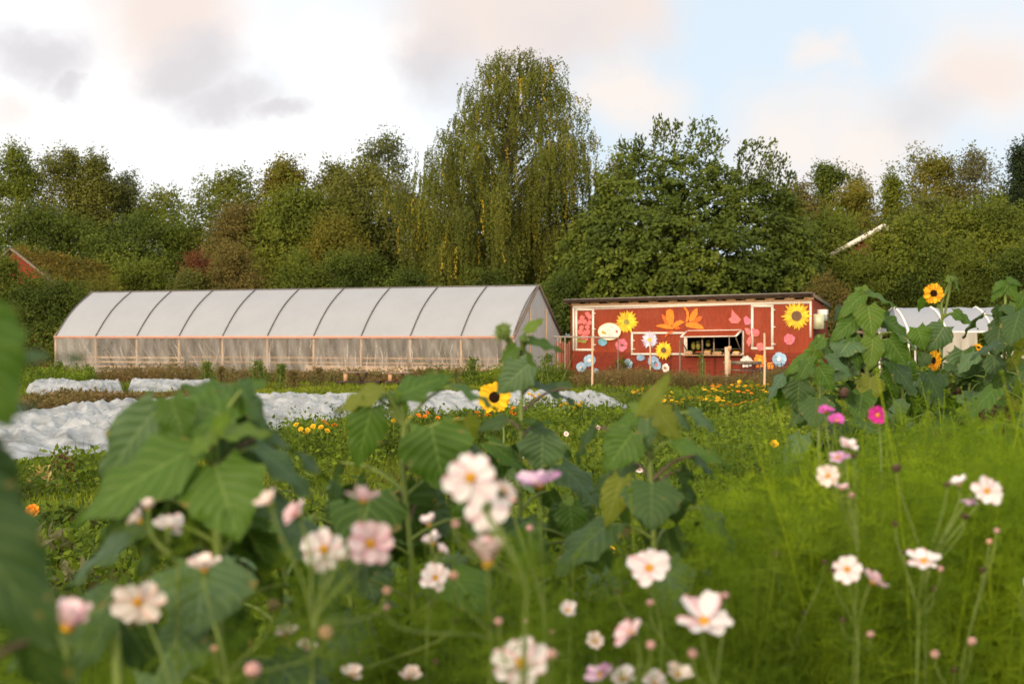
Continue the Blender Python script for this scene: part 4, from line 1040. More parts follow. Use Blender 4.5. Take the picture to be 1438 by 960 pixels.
# leafy weeds and low crops
def weedpatch(name, label, mat, n, y0, y1, seed, px0, px1, hmax, leaf, thr=.35, per=26, fr=.6, spread=.16, cat='weeds', hmin=.08):
    X, Y, rr = vis(n, y0, y1, seed)
    px, py = pix(X, Y); f = fbm(X*fr, Y*fr*.7, seed+9)
    k = (px > px0) & (px < px1) & (f > thr) & ~infleece(X, Y); X = X[k]; Y = Y[k]; f = f[k]; n = len(X)
    h = hmin+(hmax-hmin)*np.clip((f-thr)/.35, 0, 1)*rr.uniform(.5, 1.2, n)
    C = np.stack([X, Y, 0*X], 1)[:, None, :]+rr.normal(size=(n, per, 3))*[spread, spread, 0]
    C[:, :, 2] = h[:, None]*rr.random((n, per))**.8
    mb = MB(); nn = rr.normal(size=(n*per, 3))*.6+[0, -.25, .7]
    kites(mb, C.reshape(-1, 3), nn, leaf*rr.uniform(.6, 1.3, n*per), leaf*.55*rr.uniform(.6, 1.2, n*per), rr, rnd=np.repeat(rr.random(n), per)*.6+rr.random(n*per)*.4)
    # a few upright stalks
    B = np.repeat(np.stack([X, Y, 0*X], 1), 2, 0)+rr.normal(size=(2*n, 3))*[spread*.6, spread*.6, 0]
    blades(mb, B, np.repeat(h, 2)*1.35, .012, rr, .2)
    return tag(obj(name, mb, mat), label, cat, None, 'stuff')
weedpatch('low_weeds', 'mixed low green weeds and crop leaves across the middle of the garden', m_weed, 3600, 8.5, 24, 31, 380, 1500, .55, .085, .38)
weedpatch('low_weeds', 'patchy low weeds in the grass at the lower left', m_weed, 1700, 7.0, 17, 32, -80, 420, .36, .09, .42)
weedpatch('far_weeds', 'green weeds between the marigold rows and the stall', m_weed, 1500, 22, 44, 33, 640, 1500, .42, .10, .44)
# tall rough growth along the tunnel foot and the stall front
def strip(name, label, mat, n, seed, pxa, pxb, ya, yb, h0, h1, leaf, per=20, thr=.0, blade=10, bw=.02):
    rr = np.random.default_rng(seed)
    px = rr.uniform(pxa, pxb, n); Y = rr.uniform(0, 1, n); t = (px-pxa)/(pxb-pxa)
    Y = (ya[0]+(ya[1]-ya[0])*t)*(1-Y)+(yb[0]+(yb[1]-yb[0])*t)*Y; X = (px-CX)/F*Y
    f = fbm(X*.8, Y*.8, seed); k = f > thr; X = X[k]; Y = Y[k]; f = f[k]; n = len(X)
    h = h0+(h1-h0)*np.clip((f-.3)*2.2, 0, 1)*rr.uniform(.6, 1.15, n)
    mb = MB(); C = np.stack([X, Y, 0*X], 1)[:, None, :]+rr.normal(size=(n, per, 3))*[.10, .10, 0]; C[:, :, 2] = h[:, None]*rr.random((n, per))**.7
    kites(mb, C.reshape(-1, 3), rr.normal(size=(n*per, 3))*.7+[0, -.3, .5], leaf*rr.uniform(.6, 1.3, n*per), leaf*.5, rr, rnd=np.repeat(rr.random(n), per)*.7+rr.random(n*per)*.3)
    B = np.repeat(np.stack([X, Y, 0*X], 1), blade, 0)+rr.normal(size=(blade*n, 3))*[.12, .12, 0]
    blades(mb, B, np.repeat(h, blade)*rr.uniform(.7, 1.35, blade*n), bw, rr, .28)
    return tag(obj(name, mb, mat), label, 'weeds', None, 'stuff')
strip('tall_weeds', 'rusty and green tall weeds along the foot of the tunnel', m_dryweed, 700, 41, 60, 700, (50, 46.5), (55, 48.8), .18, .62, .11)
strip('tall_weeds', 'green weeds close to the tunnel corner beside the sunflower bud', m_weed, 200, 42, 600, 800, (45, 44), (48.5, 47), .25, .8, .12)
strip('reddish_weeds', 'rusty strip of weeds between the two white fleeces', m_dryweed, 620, 43, -10, 330, (29, 33), (31.5, 37), .15, .42, .10)
strip('tall_dry_grass', 'tall brownish grass in front of the red stall', m_dryweed, 620, 44, 805, 1140, (43.5, 43), (50, 47.5), .22, .62, .11, per=8, blade=26, bw=.016)
strip('far_weeds', 'green growth in front of the right hand tunnel', m_weed, 450, 45, 1140, 1460, (35, 35), (43.5, 43), .3, .75, .12)
strip('low_weeds', 'weeds at the front edge of the main fleece', m_weed, 330, 46, 400, 900, (21.5, 26.5), (24.3, 29.3), .10, .26, .09)
strip('tall_weeds', 'green tall weeds at the far left beside the tunnel end', m_weed, 160, 47, -20, 130, (41, 44), (52, 54), .3, .7, .12)
strip('far_weeds', 'green rough grass strip between the far fleece and the tunnel', m_grass, 600, 48, 330, 830, (35, 34.5), (44, 43), .05, .15, .08)
# single taller weed clumps seen against the tunnel
def clump(px, ytop, ybase, wpx, mat, lab, seed, n=420, leaf=.10, name='tall_weed_clump'):
    rr = np.random.default_rng(seed); g = G(px, ybase); Hh = P(px, ytop, g[1])[2]; w = wpx/F*g[1]/2
    root = thing(name, lab, 'weed', g, 'tall weed clumps around the beds')
    z = rr.random(n)**.8*Hh; r = w*(1-.65*z/Hh)
    C = g+np.stack([rr.normal(size=n)*r*.6, rr.normal(size=n)*r*.6, z], 1)
    mb = MB(); kites(mb, C, rr.normal(size=(n, 3))*.8+[0, -.2, .5], leaf*rr.uniform(.6, 1.3, n), leaf*.42, rr)
    obj('leaves', mb, mat, root)
    mb = MB()
    for i in range(7):
        a = g+np.array([rr.normal()*w*.35, rr.normal()*w*.35, 0]); b = a+np.array([rr.normal()*w*.4, rr.normal()*w*.4, Hh*rr.uniform(.75, 1.08)])
        mb.tube([a, (a+b)/2, b], [.012, .009, .004], 4)
    obj('stems', mb, m_stem_green if 'm_stem_green' in globals() else mat, root)
m_stem_green = simple('green_stem', (.14,.19,.04), .6, .3, 20, .2, .1)
m_stem_dark = simple('purplish_stem', (.10,.07,.045), .6, .3, 20, .2, .1)
clump(291, 508, 546, 26, m_weed, 'green bushy weed before the left half of the tunnel', 1)
clump(311, 515, 548, 20, m_dryweed, 'red-brown dock weed between two green clumps before the tunnel', 2)
clump(362, 507, 545, 34, m_weed, 'wider green weed clump right of the red-brown dock', 3)
clump(396, 512, 546, 24, m_weed, 'green upright weed clump, right of the wider one', 4)
clump(410, 520, 548, 34, m_dryweed, 'rusty brown weed clump at the foot of the tunnel middle', 5)
clump(447, 516, 546, 28, m_dryweed, 'brownish weed clump left of the low bench tables', 6)
clump(83, 508, 542, 30, m_weed, 'green weed clump at the left corner of the tunnel', 7)
clump(664, 503, 545, 34, m_weed, 'light green weed at the tunnel foot left of the sunflower bud', 8, 500)
clump(641, 515, 546, 16, m_dryweed, 'thin dry weed beside the light green one', 9, 160)
clump(770, 498, 545, 40, m_weed, 'tall green weeds in front of the red board fence', 10, 500)
clump(985, 497, 541, 12, m_weed, 'thin upright green plant before the hatch post', 11, 150)

# ================================================================ fleeces
def fleece(name, label, near, far, hmax, seed, nu=560, nv=130, rows=3, amp=.16):
    near = np.array(near, float); far = np.array(far, float)
    t = np.linspace(0, 1, nu)
    def res(pl):
        s = np.concatenate([[0], np.cumsum(np.linalg.norm(np.diff(pl, axis=0), axis=1))]); s /= s[-1]
        return np.stack([np.interp(t, s, pl[:, 0]), np.interp(t, s, pl[:, 1])], 1)
    a = res(near); b = res(far); v = np.linspace(0, 1, nv)
    XY = a[:, None]*(1-v)[None, :, None]+b[:, None]*v[None, :, None]
    X = XY[..., 0]+.25*(fbm(XY[..., 0]*.7, XY[..., 1]*.7, seed+5)-.5); Y = XY[..., 1]+.5*(fbm(XY[..., 0]*.6, XY[..., 1]*.6, seed+6)-.5)
    V_ = np.broadcast_to(v, X.shape)
    env = np.minimum(1, np.minimum(V_, 1-V_)*5)*np.minimum(1, np.minimum(t, 1-t)*(9 if nu < 100 else 22)+.05)[:, None]
    crest = np.abs(np.sin(PI*V_*rows))**.6
    big = fbm(X*.8, Y*.45, seed, 3)
    rid = 1-np.abs(2*fbm(X*1.7+Y*.4, Y*1.25, seed+2, 3)-1)
    fine = 1-np.abs(2*fbm(X*4.1+Y*2, Y*3.2-X, seed+3, 2)-1)
    wx = X+.5*fbm(X*1.1, Y*1.1, seed+7); fold = 1-np.abs(2*fbm(wx*2.6+Y*1.3, Y*7-wx*1.2, seed+8, 2)-1)
    Z = .02+env*(.07*(fold-.6))+env*(hmax*(.25+.55*crest*big*1.5)+amp*(rid-.6)*2.2+.13*(fine-.5))
    mb = MB(); mb.grid(np.stack([X, Y, np.maximum(Z, .012)], -1))
    return tag(obj(name, mb, m_fleece, smooth=True), label, 'crop cover')
fleece('crop_fleece', 'wide rumpled white fleece laid over the beds at left, reaching to the middle', [(-9, 15.6), (-6.5, 17.9), (-5.4, 19.6), (-1.6, 27.1), (2.45, 30.8)], [(-14, 25.5), (-9.3, 26.2), (-3.9, 33.6), (-1.3, 33.2), (2.7, 32.4)], .33, 50, amp=.13)
fleece('crop_fleece', 'small strip of white fleece nearest the left end of the tunnel', [tuple(G(40, 556)[:2]), tuple(G(120, 556)[:2]), tuple(G(172, 553)[:2])], [tuple(G(42, 545)[:2]), tuple(G(120, 545)[:2]), tuple(G(172, 545)[:2])], .26, 60, 160, 40, 1, .10)
fleece('crop_fleece', 'short hump of white fleece right of the small strip, before the tunnel', [tuple(G(180, 551)[:2]), tuple(G(225, 551)[:2]), tuple(G(300, 549)[:2])], [tuple(G(182, 544)[:2]), tuple(G(225, 544)[:2]), tuple(G(300, 544)[:2])], .24, 61, 160, 40, 1, .08)

# ================================================================ small flowers
def petalmat(name, base, tip, trans=.3, pos=(.0, .35)):
    m, nt, out = newmat(name); uv = N(nt, 'UVMap'); sp = N(nt, 'SeparateXYZ'); nt.links.new(uv.outputs[0], sp.inputs[0])
    c = ramp(nt, sp.outputs[1], [base, tip], list(pos))
    at = N(nt, 'Attribute', attribute_name='rnd'); mr = N(nt, 'MapRange'); mr.inputs[3].default_value = .85; mr.inputs[4].default_value = 1.08
    nt.links.new(at.outputs['Fac'], mr.inputs[0])
    cc = N(nt, 'VectorMath', operation='SCALE'); nt.links.new(c, cc.inputs[0]); nt.links.new(mr.outputs[0], cc.inputs[3])
    b = pbsdf(nt, cc.outputs[0], .6, .2); t = N(nt, 'BsdfTranslucent'); nt.links.new(cc.outputs[0], t.inputs[0])
    nt.links.new(mixs(nt, trans, b.outputs[0], t.outputs[0]), out.inputs[0]); return m
pm_white = petalmat('white_petals', (.74,.42,.48), (.82,.77,.76), pos=(.05, .3))
pm_pinkw = petalmat('pale_pink_petals', (.66,.28,.36), (.80,.62,.64), pos=(0, .4))
pm_cream = petalmat('cream_petals', (.76,.46,.38), (.83,.74,.68))
pm_lilac = petalmat('lilac_petals', (.78,.60,.72), (.62,.22,.55), pos=(.3, .95))
pm_mag = petalmat('magenta_petals', (.45,.02,.16), (.55,.03,.27))
pm_purple = petalmat('purple_pink_petals', (.5,.06,.3), (.62,.12,.45))
pm_yellow = petalmat('sunflower_petals', (.80,.38,.01), (.88,.58,.02))
pm_orangey = petalmat('golden_sunflower_petals', (.60,.18,.01), (.88,.52,.02), pos=(.02, .4))
pm_mari = petalmat('marigold_petals_yellow', (.80,.42,.01), (.88,.58,.03))
pm_mario = petalmat('marigold_petals_orange', (.80,.20,.01), (.86,.32,.02))
m_yc = simple('yellow_centre', (.75,.38,.02), .8, .1, 300, .4, .8)
m_seed = simple('dark_seed_disc', (.035,.016,.008), .9, .1, 260, .6, 1)
m_sepal = simple('green_sepals', (.10,.15,.03), .7, .2, 40, .3, .3)
m_budpink = simple('pink_bud', (.50,.28,.26), .7, .2, 60, .2, .3)
m_budpeach = simple('peach_bud', (.62,.34,.24), .7, .2, 60, .2, .3)
m_seedhead = simple('brown_seed_head', (.09,.055,.04), .9, .1, 90, .5, .8)

def basis(n):
    n = nrm(n); u = nrm(np.cross(n, [0, 0, 1.0]) if abs(n[2]) < .95 else np.cross(n, [0, 1.0, 0])); return u, np.cross(n, u), n
def petals(mb, c, n, r, k, el, wid=1.0, notch=.1, rr=random, curl=.1, r0=.12, pts=5, rot=0, jit=.12):
    u, v, w = basis(n)
    for i in range(k):
        a = rot+i*2*PI/k+rr.uniform(-.06, .06); e = el+rr.uniform(-jit, jit); ll = r*rr.uniform(.84, 1.06)
        ra = math.cos(a)*u+math.sin(a)*v; ta = -math.sin(a)*u+math.cos(a)*v
        d = ra*math.cos(e)+w*math.sin(e); nn = w*math.cos(e)-ra*math.sin(e)
        g = np.zeros((pts+1, 5, 3)); ww = ll*wid*2*PI/k*.62; tw = rr.uniform(-.15, .15)
        for p in range(pts+1):
            t = p/pts; hw = ww*(math.sin(PI*min(1, t**.8*.86+.06)))**.7*(.35+.75*t) if notch >= 0 else ww*math.sin(PI*(t*.94+.05))**.8
            for q in range(5):
                s = (q-2)/2
                tt = t-(notch*(abs(math.cos(s*PI*1.5)))*t**6 if notch > 0 else 0)*(1 if q in (2,) else .35)
                g[p, q] = c+w*.0+d*ll*(r0+(1-r0)*tt)+ta*s*hw+nn*(ll*curl*(s*s*.8-t*t*.6)+tw*s*hw)
        mb.grid(g, rr.random())
def centre(mb, c, n, r, h=.5, rr=random):
    u, v, w = basis(n); mb.ball(c, (r, r, r*h), (u, v, w), 8, 5)
    for i in range(14):
        a = i*2.4; q = r*math.sqrt((i+.5)/14); p = c+u*q*math.cos(a)+v*q*math.sin(a)+w*r*h*.8
        mb.ball(p, r*.16, None, 5, 4)

# marigold plants (built once per colour, then copied)
def marigold(loc, mat, seed, nfl, label, group, hgt=.34, wide=.26, fr=.034):
    rr = np.random.default_rng(seed); r2 = random.Random(seed); g = np.asarray(loc, float)
    root = thing('marigold_plant', label, 'flowers', g, group)
    n = 520; C = g+np.stack([rr.normal(size=n)*wide*.5, rr.normal(size=n)*wide*.5, rr.random(n)**.8*hgt], 1)
    mb = MB(); kites(mb, C, rr.normal(size=(n, 3))*.8+[0, -.2, .5], .06*rr.uniform(.6, 1.3, n), .022, rr); obj('foliage', mb, m_weed, root)
    for i in range(nfl):
        a = r2.uniform(0, 2*PI); q = wide*r2.uniform(.1, .95); c = g+np.array([math.cos(a)*q, math.sin(a)*q-.03, hgt*r2.uniform(.85, 1.2)])
        nn = np.array([r2.uniform(-.4, .4), -.6+r2.uniform(-.3, .3), .8]); mb = MB()
        for L, (k, e, s_) in enumerate(((12, .1, 1), (10, .45, .82), (8, .9, .6))): petals(mb, c, nn, fr*s_*r2.uniform(.9, 1.1), k, e, 1.3, 0, r2, .1, .05, 2, L*.2)
        mb.tube([[c[0], c[1], hgt*.4], c-nrm(nn)*.004], .003, 4, mi=1)
        obj('flower', mb, [mat, m_stem_green], root)
    return root
my = marigold((0, 0, 0), pm_mari, 1, 7, 'x', None); mo = marigold((0, 0, 0), pm_mario, 2, 6, 'x', None)
mig = 'marigold plants in the beds'
MG = [(430, 652, 0, 'yellow marigolds at the left, between the fleece and the blurred sunflower leaves'), (452, 640, 1, 'orange and yellow marigolds just right of the leftmost yellow ones'),
      (533, 642, 0, 'yellow marigolds glimpsed between sunflower leaves left of centre'), (553, 632, 0, 'yellow marigolds in the bed beside the fleece edge, centre left'),
      (587, 622, 1, 'orange marigolds before the fleece, left of the yellow sunflower'), (676, 622, 1, 'orange marigolds just below the open yellow sunflower'),
      (655, 632, 1, 'orange marigolds left of the stem of the open yellow sunflower'), (712, 612, 1, 'orange marigolds right of the open yellow sunflower'),
      (760, 588, 0, 'yellow marigolds at the edge of the fleece right of the sunflower'), (810, 604, 0, 'yellow marigolds near the right end of the fleece'),
      (888, 578, 0, 'lone yellow marigold plant right of the fleece end')]
for i, (px, py, kd, lb) in enumerate(MG):
    o = (my, mo)[kd] if i in (0, 1) else copy_tree((my, mo)[kd])
    o.location = G(px, py); o.rotation_euler[2] = i*1.7; o.scale = (1.15, 1.15, 1.2); o['label'] = lb; o['group'] = mig
rows = []
rr_ = random.Random(12)
for k in range(9): rows.append((930+k*15+rr_.uniform(-4, 4), 580+rr_.uniform(-4, 8), 'marigold plant in the nearer yellow row right of the fleece end', 'near marigold row'))
for k in range(11): rows.append((992+k*9+rr_.uniform(-3, 3), 562+rr_.uniform(-5, 6), 'marigold plant in the far yellow bed close to the tall stake', 'far marigold bed'))
for i, (px, py, lb, gr) in enumerate(rows):
    o = copy_tree(mo if rr_.random() < .12 else my); o.location = G(px, py); o.rotation_euler[2] = i*1.3; s_ = rr_.uniform(.75, 1.25); o.scale = (s_*1.5, s_, s_*.85); o['label'] = lb; o['group'] = gr
# a big yellow umbel-like plant on the stake, lone orange/white flowers
def lone(px, py, Y, mat, lab, r=.03, name='garden_flower', n=(0, -.9, .4), k=10, el=.2, cat='flower', grp='single small flowers among the weeds', dbl=False):
    c = P(px, py, Y); root = thing(name, lab, cat, (c[0]+.02, Y+.03, 0), grp); r2 = random.Random(int(px))
    mb = MB(); petals(mb, c, n, r, k, el, 1.2, 0, r2, .1, .1, 3)
    if dbl: petals(mb, c, n, r*.75, k, el+.6, 1.2, 0, r2, .1, .1, 3)
    f = obj('flower', mb, mat, root); mb = MB(); mb.ball(c+nrm(n)*.004, (r*.3, r*.3, r*.3), None, 7, 5); obj('flower_centre', mb, m_yc, f)
    mb = MB(); mb.tube([[c[0]+.02, Y+.03, 0], [c[0], Y+.02, c[2]*.6], c-nrm(n)*.004], .004, 5); obj('stem', mb, m_stem_green, root)
lone(1066, 551, 37, pm_mari, 'flat yellow flower cluster at the foot of the tall pale stake', .22, n=(0, -.25, 1))
lone(942, 553, 40, pm_mari, 'yellow flower on the green strip left of the stall hatch', .09); lone(1038, 536, 42, pm_mari, 'small yellow flower under the white cut-out flower', .07)
lone(1007, 545, 40, pm_mari, 'yellow flower in the strip below the hatch', .07)
lone(1087, 623, 12, pm_mari, 'lone yellow-orange flower in the weeds left of the magenta blooms', .04, k=12)
lone(857, 611, 16, pm_white, 'small white flower in the weeds right of centre', .03); lone(898, 659, 12, pm_white, 'small white flower above the central sunflower plant leaves', .035)
lone(795, 609, 17, pm_white, 'small white flower right of the sunflower leaf', .035); lone(733, 641, 14, pm_white, 'tiny white flower behind the bluish leaf', .022)
lone(758, 621, 15, pm_cream, 'small cream flower above the bluish heart shaped leaf', .03); lone(857, 773, 6, pm_mari, 'small yellow flower in the deep shade below the central leaves', .022)
lone(840, 600, 20, pm_cream, 'cream flower near the right end of the fleece', .035); lone(742, 741, 7, pm_mari, 'yellow speck of a flower right of the lilac cosmos stem', .014)
lone(45, 718, 9.5, pm_mario, 'orange flower in the grass at the far left', .055, dbl=True); lone(1436, 620, 7.5, pm_mari, 'yellow flower at the right edge', .06, dbl=True)
lone(1170, 544, 38, pm_mari, 'yellow flower left of the sunflower leaves', .08)
lone(745, 535, 44, pm_mag, 'dark crimson flower at the foot of the stall corner', .1)
lone(819, 551, 42, pm_mag, 'dark crimson flower cluster left of the dry grass', .15, dbl=True)
# dark purple cabbage-like head, dried leaves heap
def heap(px, py, lab, mat, n, w, h, seed, leaf, name, cat):
    rr = np.random.default_rng(seed); g = G(px, py); C = g+rr.normal(size=(n, 3))*[w, w*.8, 0]+np.stack([0*rr.random(n), 0*rr.random(n), rr.random(n)*h], 1)
    mb = MB(); kites(mb, C, rr.normal(size=(n, 3))+[0, -.5, .8], leaf*rr.uniform(.6, 1.3, n), leaf*.6, rr); tag(obj(name, mb, mat, None, g), lab, cat)
m_dried = foliage('dried_leaves', [(.20,.15,.04),(.38,.30,.09),(.5,.42,.18)], None, .3, nscale=3)
m_brownleaf = foliage('withered_leaves', [(.06,.04,.02),(.12,.075,.035),(.22,.15,.05)], None, .2, nscale=6)
heap(64, 682, 'heap of pale yellow dried leaves on the grass at left', m_dried, 130, .19, .14, 1, .12, 'leaf_pile', 'leaf pile')
heap(87, 682, 'brown withered stalks standing in the heap of dried leaves', m_brownleaf, 120, .05, .34, 2, .07, 'withered_plant', 'plant')
heap(78, 808, 'yellowing leaf lying low in the grass at the lower left', m_dried, 5, .03, .05, 3, .1, 'fallen_leaf', 'leaf')
heap(942, 598, 'dark purple seed head plant beside the green path', m_brownleaf, 90, .06, .42, 5, .07, 'seed_head_plant', 'plant')
heap(62, 790, 'pale green cabbage-like plant low at the left', m_pale, 60, .14, .16, 6, .14, 'cabbage_plant', 'plant')
heap(105, 830, 'second pale green leafy plant in the grass at lower left', m_pale, 60, .12, .14, 7, .12, 'cabbage_plant', 'plant')
# ================================================================ sunflower plants
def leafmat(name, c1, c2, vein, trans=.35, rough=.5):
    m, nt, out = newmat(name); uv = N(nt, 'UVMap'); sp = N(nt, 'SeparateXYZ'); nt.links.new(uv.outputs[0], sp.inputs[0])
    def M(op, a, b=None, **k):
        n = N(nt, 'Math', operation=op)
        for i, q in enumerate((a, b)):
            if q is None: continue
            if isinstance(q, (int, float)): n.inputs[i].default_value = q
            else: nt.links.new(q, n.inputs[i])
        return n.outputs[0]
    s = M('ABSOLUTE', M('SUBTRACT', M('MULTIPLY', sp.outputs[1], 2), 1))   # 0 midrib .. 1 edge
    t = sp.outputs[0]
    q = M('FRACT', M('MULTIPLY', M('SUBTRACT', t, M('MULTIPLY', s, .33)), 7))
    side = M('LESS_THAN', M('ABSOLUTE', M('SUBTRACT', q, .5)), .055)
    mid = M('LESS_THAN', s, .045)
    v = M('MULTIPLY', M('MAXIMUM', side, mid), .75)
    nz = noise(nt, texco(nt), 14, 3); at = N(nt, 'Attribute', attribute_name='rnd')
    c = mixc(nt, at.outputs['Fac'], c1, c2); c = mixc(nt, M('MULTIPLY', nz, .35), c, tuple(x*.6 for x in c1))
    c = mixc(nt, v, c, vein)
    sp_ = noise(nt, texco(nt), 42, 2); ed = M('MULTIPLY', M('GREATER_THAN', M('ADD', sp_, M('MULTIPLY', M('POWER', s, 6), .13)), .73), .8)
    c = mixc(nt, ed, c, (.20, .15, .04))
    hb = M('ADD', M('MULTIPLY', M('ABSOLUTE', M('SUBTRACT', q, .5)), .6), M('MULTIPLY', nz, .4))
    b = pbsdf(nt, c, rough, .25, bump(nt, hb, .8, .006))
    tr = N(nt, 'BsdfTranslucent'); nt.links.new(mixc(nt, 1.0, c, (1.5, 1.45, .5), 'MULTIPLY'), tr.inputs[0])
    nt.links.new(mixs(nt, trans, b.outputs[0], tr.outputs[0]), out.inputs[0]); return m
lm_green = leafmat('sunflower_leaf', (.048,.108,.012), (.082,.165,.016), (.14,.22,.045))
lm_blue = leafmat('sunflower_leaf_bluish', (.06,.115,.04), (.09,.155,.055), (.14,.21,.085), .2)
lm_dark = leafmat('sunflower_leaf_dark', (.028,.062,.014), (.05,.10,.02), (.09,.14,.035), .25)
lm_young = leafmat('sunflower_leaf_young', (.10,.18,.02), (.15,.24,.03), (.22,.29,.08), .45)
lm_yel = leafmat('sunflower_leaf_yellowing', (.15,.19,.02), (.22,.25,.03), (.26,.28,.08), .5)
LM = dict(g=lm_green, b=lm_blue, d=lm_dark, y=lm_young, l=lm_yel)

def leaf_mesh(mb, base, tip, width, face=(0, -.6, .75), droop=.12, fold=.25, seed=0, heart=.16):
    rr = random.Random(seed); base = np.asarray(base, float); tip = np.asarray(tip, float)
    L = np.linalg.norm(tip-base); d = (tip-base)/L
    f = np.asarray(face, float); f = f-d*np.dot(f, d); f = nrm(f); s_ = np.cross(d, f)
    nu, nv = 12, 9; g = np.zeros((nu+1, nv, 3)); uv = np.zeros((nu+1, nv, 2)); ph = rr.uniform(0, 6); tws = rr.uniform(-.25, .25)
    for i in range(nu+1):
        t = i/nu
        hw = .5*width*(min(1, (t/.24)**.55*1.0) if t < .24 else (1-((t-.24)/.76)**1.45)**.95)*(1 if t < 1 else 0)
        if i == 0: hw = .5*width*.55
        for j in range(nv):
            s = (j-(nv-1)/2)/((nv-1)/2)
            back = -heart*L*abs(s)**1.3*(1-t)**5
            edge = .05*L*math.sin(t*17+ph+s*2)*abs(s)**2
            serr = 1+.07*math.sin(i*2.6+ph)*abs(s)**3
            z = fold*abs(s)*hw-droop*L*(t**2-.35*t)*1.3-.25*hw*s*s*(1 if fold > 0 else .3)+edge+tws*s*hw*t
            g[i, j] = base+d*(t*L*(1-.04*droop)+back)+s_*s*hw*serr+f*z; uv[i, j] = (t, (s+1)/2)
    mb.grid(g, rr.random(), uv)

def arc(a, b, bow=.1, n=6, up=(0, 0, 1)):
    a = np.asarray(a, float); b = np.asarray(b, float); L = np.linalg.norm(b-a); u = np.asarray(up, float)
    return [a+(b-a)*t+u*bow*L*math.sin(PI*t) for t in np.linspace(0, 1, n)]

def spath(path, z):
    """point on the stem polyline at height z"""
    p = np.array(path); return np.array([np.interp(z, p[:, 2], p[:, 0]), np.interp(z, p[:, 2], p[:, 1]), z])

def sunflower(label, Y, stem, leaves, heads=(), r=.012, extra=0, eseed=0, esize=.14, group='sunflower plants', emats='gdb', espan=(.25, .85)):
    """stem: list of (px, py) from top down; leaves: (bx,by,tx,ty,wpx,mat[,dy,face,droop])"""
    top = P(stem[0][0], stem[0][1], Y); pts = [P(x, y, Y) for x, y in stem]
    x0 = pts[-1][0]; pts = [np.array([x0+.01, Y+.02, 0])]+pts[::-1]
    root = thing('sunflower_plant', label, 'sunflower plant', pts[0], group)
    path = np.array(pts); zs = np.linspace(0, top[2], 18); q = np.array([spath(path, z) for z in zs])
    q[1:-1] += np.random.default_rng(eseed).normal(size=(16, 3))*[.004, .004, 0]
    mb = MB(); mb.tube(q, np.linspace(r*1.25, r*.6, 18), 8); obj('stem', mb, m_stem_green, root, smooth=True)
    rr = random.Random(eseed+5)
    for k, lf in enumerate(leaves):
        bx, by, tx, ty, wp, mt = lf[:6]; dy = lf[6] if len(lf) > 6 else 0
        face = lf[7] if len(lf) > 7 else (rr.uniform(-.3, .3), -.75, .6); droop = lf[8] if len(lf) > 8 else .14
        b = P(bx, by, Y+dy*.5-.02); dyt = dy if dy else rr.uniform(-.08, .05)
        t = P(tx, ty, Y+dyt)
        w = wp/F*Y; mb = MB(); leaf_mesh(mb, b, t, w, face, droop, .25, int(bx*3+ty))
        za = max(.1, min(top[2]-.01, b[2]-.35*np.linalg.norm(b-spath(path, min(b[2], top[2])))-.015))
        a = spath(path, za); o_ = obj('leaf', mb, LM[mt], root, smooth=True)
        mb = MB(); mb.tube(arc(a, b, .12), [.005, .0042, .004, .0036, .0033, .003], 5); obj('petiole', mb, m_stem_green if mt != 'd' else m_stem_dark, o_, smooth=True)
    for k in range(extra):
        z = top[2]*(espan[0]+(espan[1]-espan[0])*(k+.5)/extra); a = spath(path, z); an = k*2.4+rr.uniform(-.4, .4)
        pl = esize*rr.uniform(.5, .9); d = np.array([math.cos(an), math.sin(an), 0])
        b = a+d*pl+np.array([0, 0, pl*.35]); t = b+d*esize*rr.uniform(.5, .9)+np.array([0, 0, -esize*rr.uniform(.3, .9)])
        mb = MB(); leaf_mesh(mb, b, t, esize*rr.uniform(.75, 1.0), (d[0]*.5, d[1]*.5-.2, .8), .15, .2, k+eseed*50)
        o_ = obj('leaf', mb, LM[rr.choice(emats)], root, smooth=True)
        mb = MB(); mb.tube(arc(a, b, .1), [.005, .0045, .004, .0038, .0034, .003], 5); obj('petiole', mb, m_stem_green, o_, smooth=True)
    for h in heads: head(root, path, Y, *h)
    return root
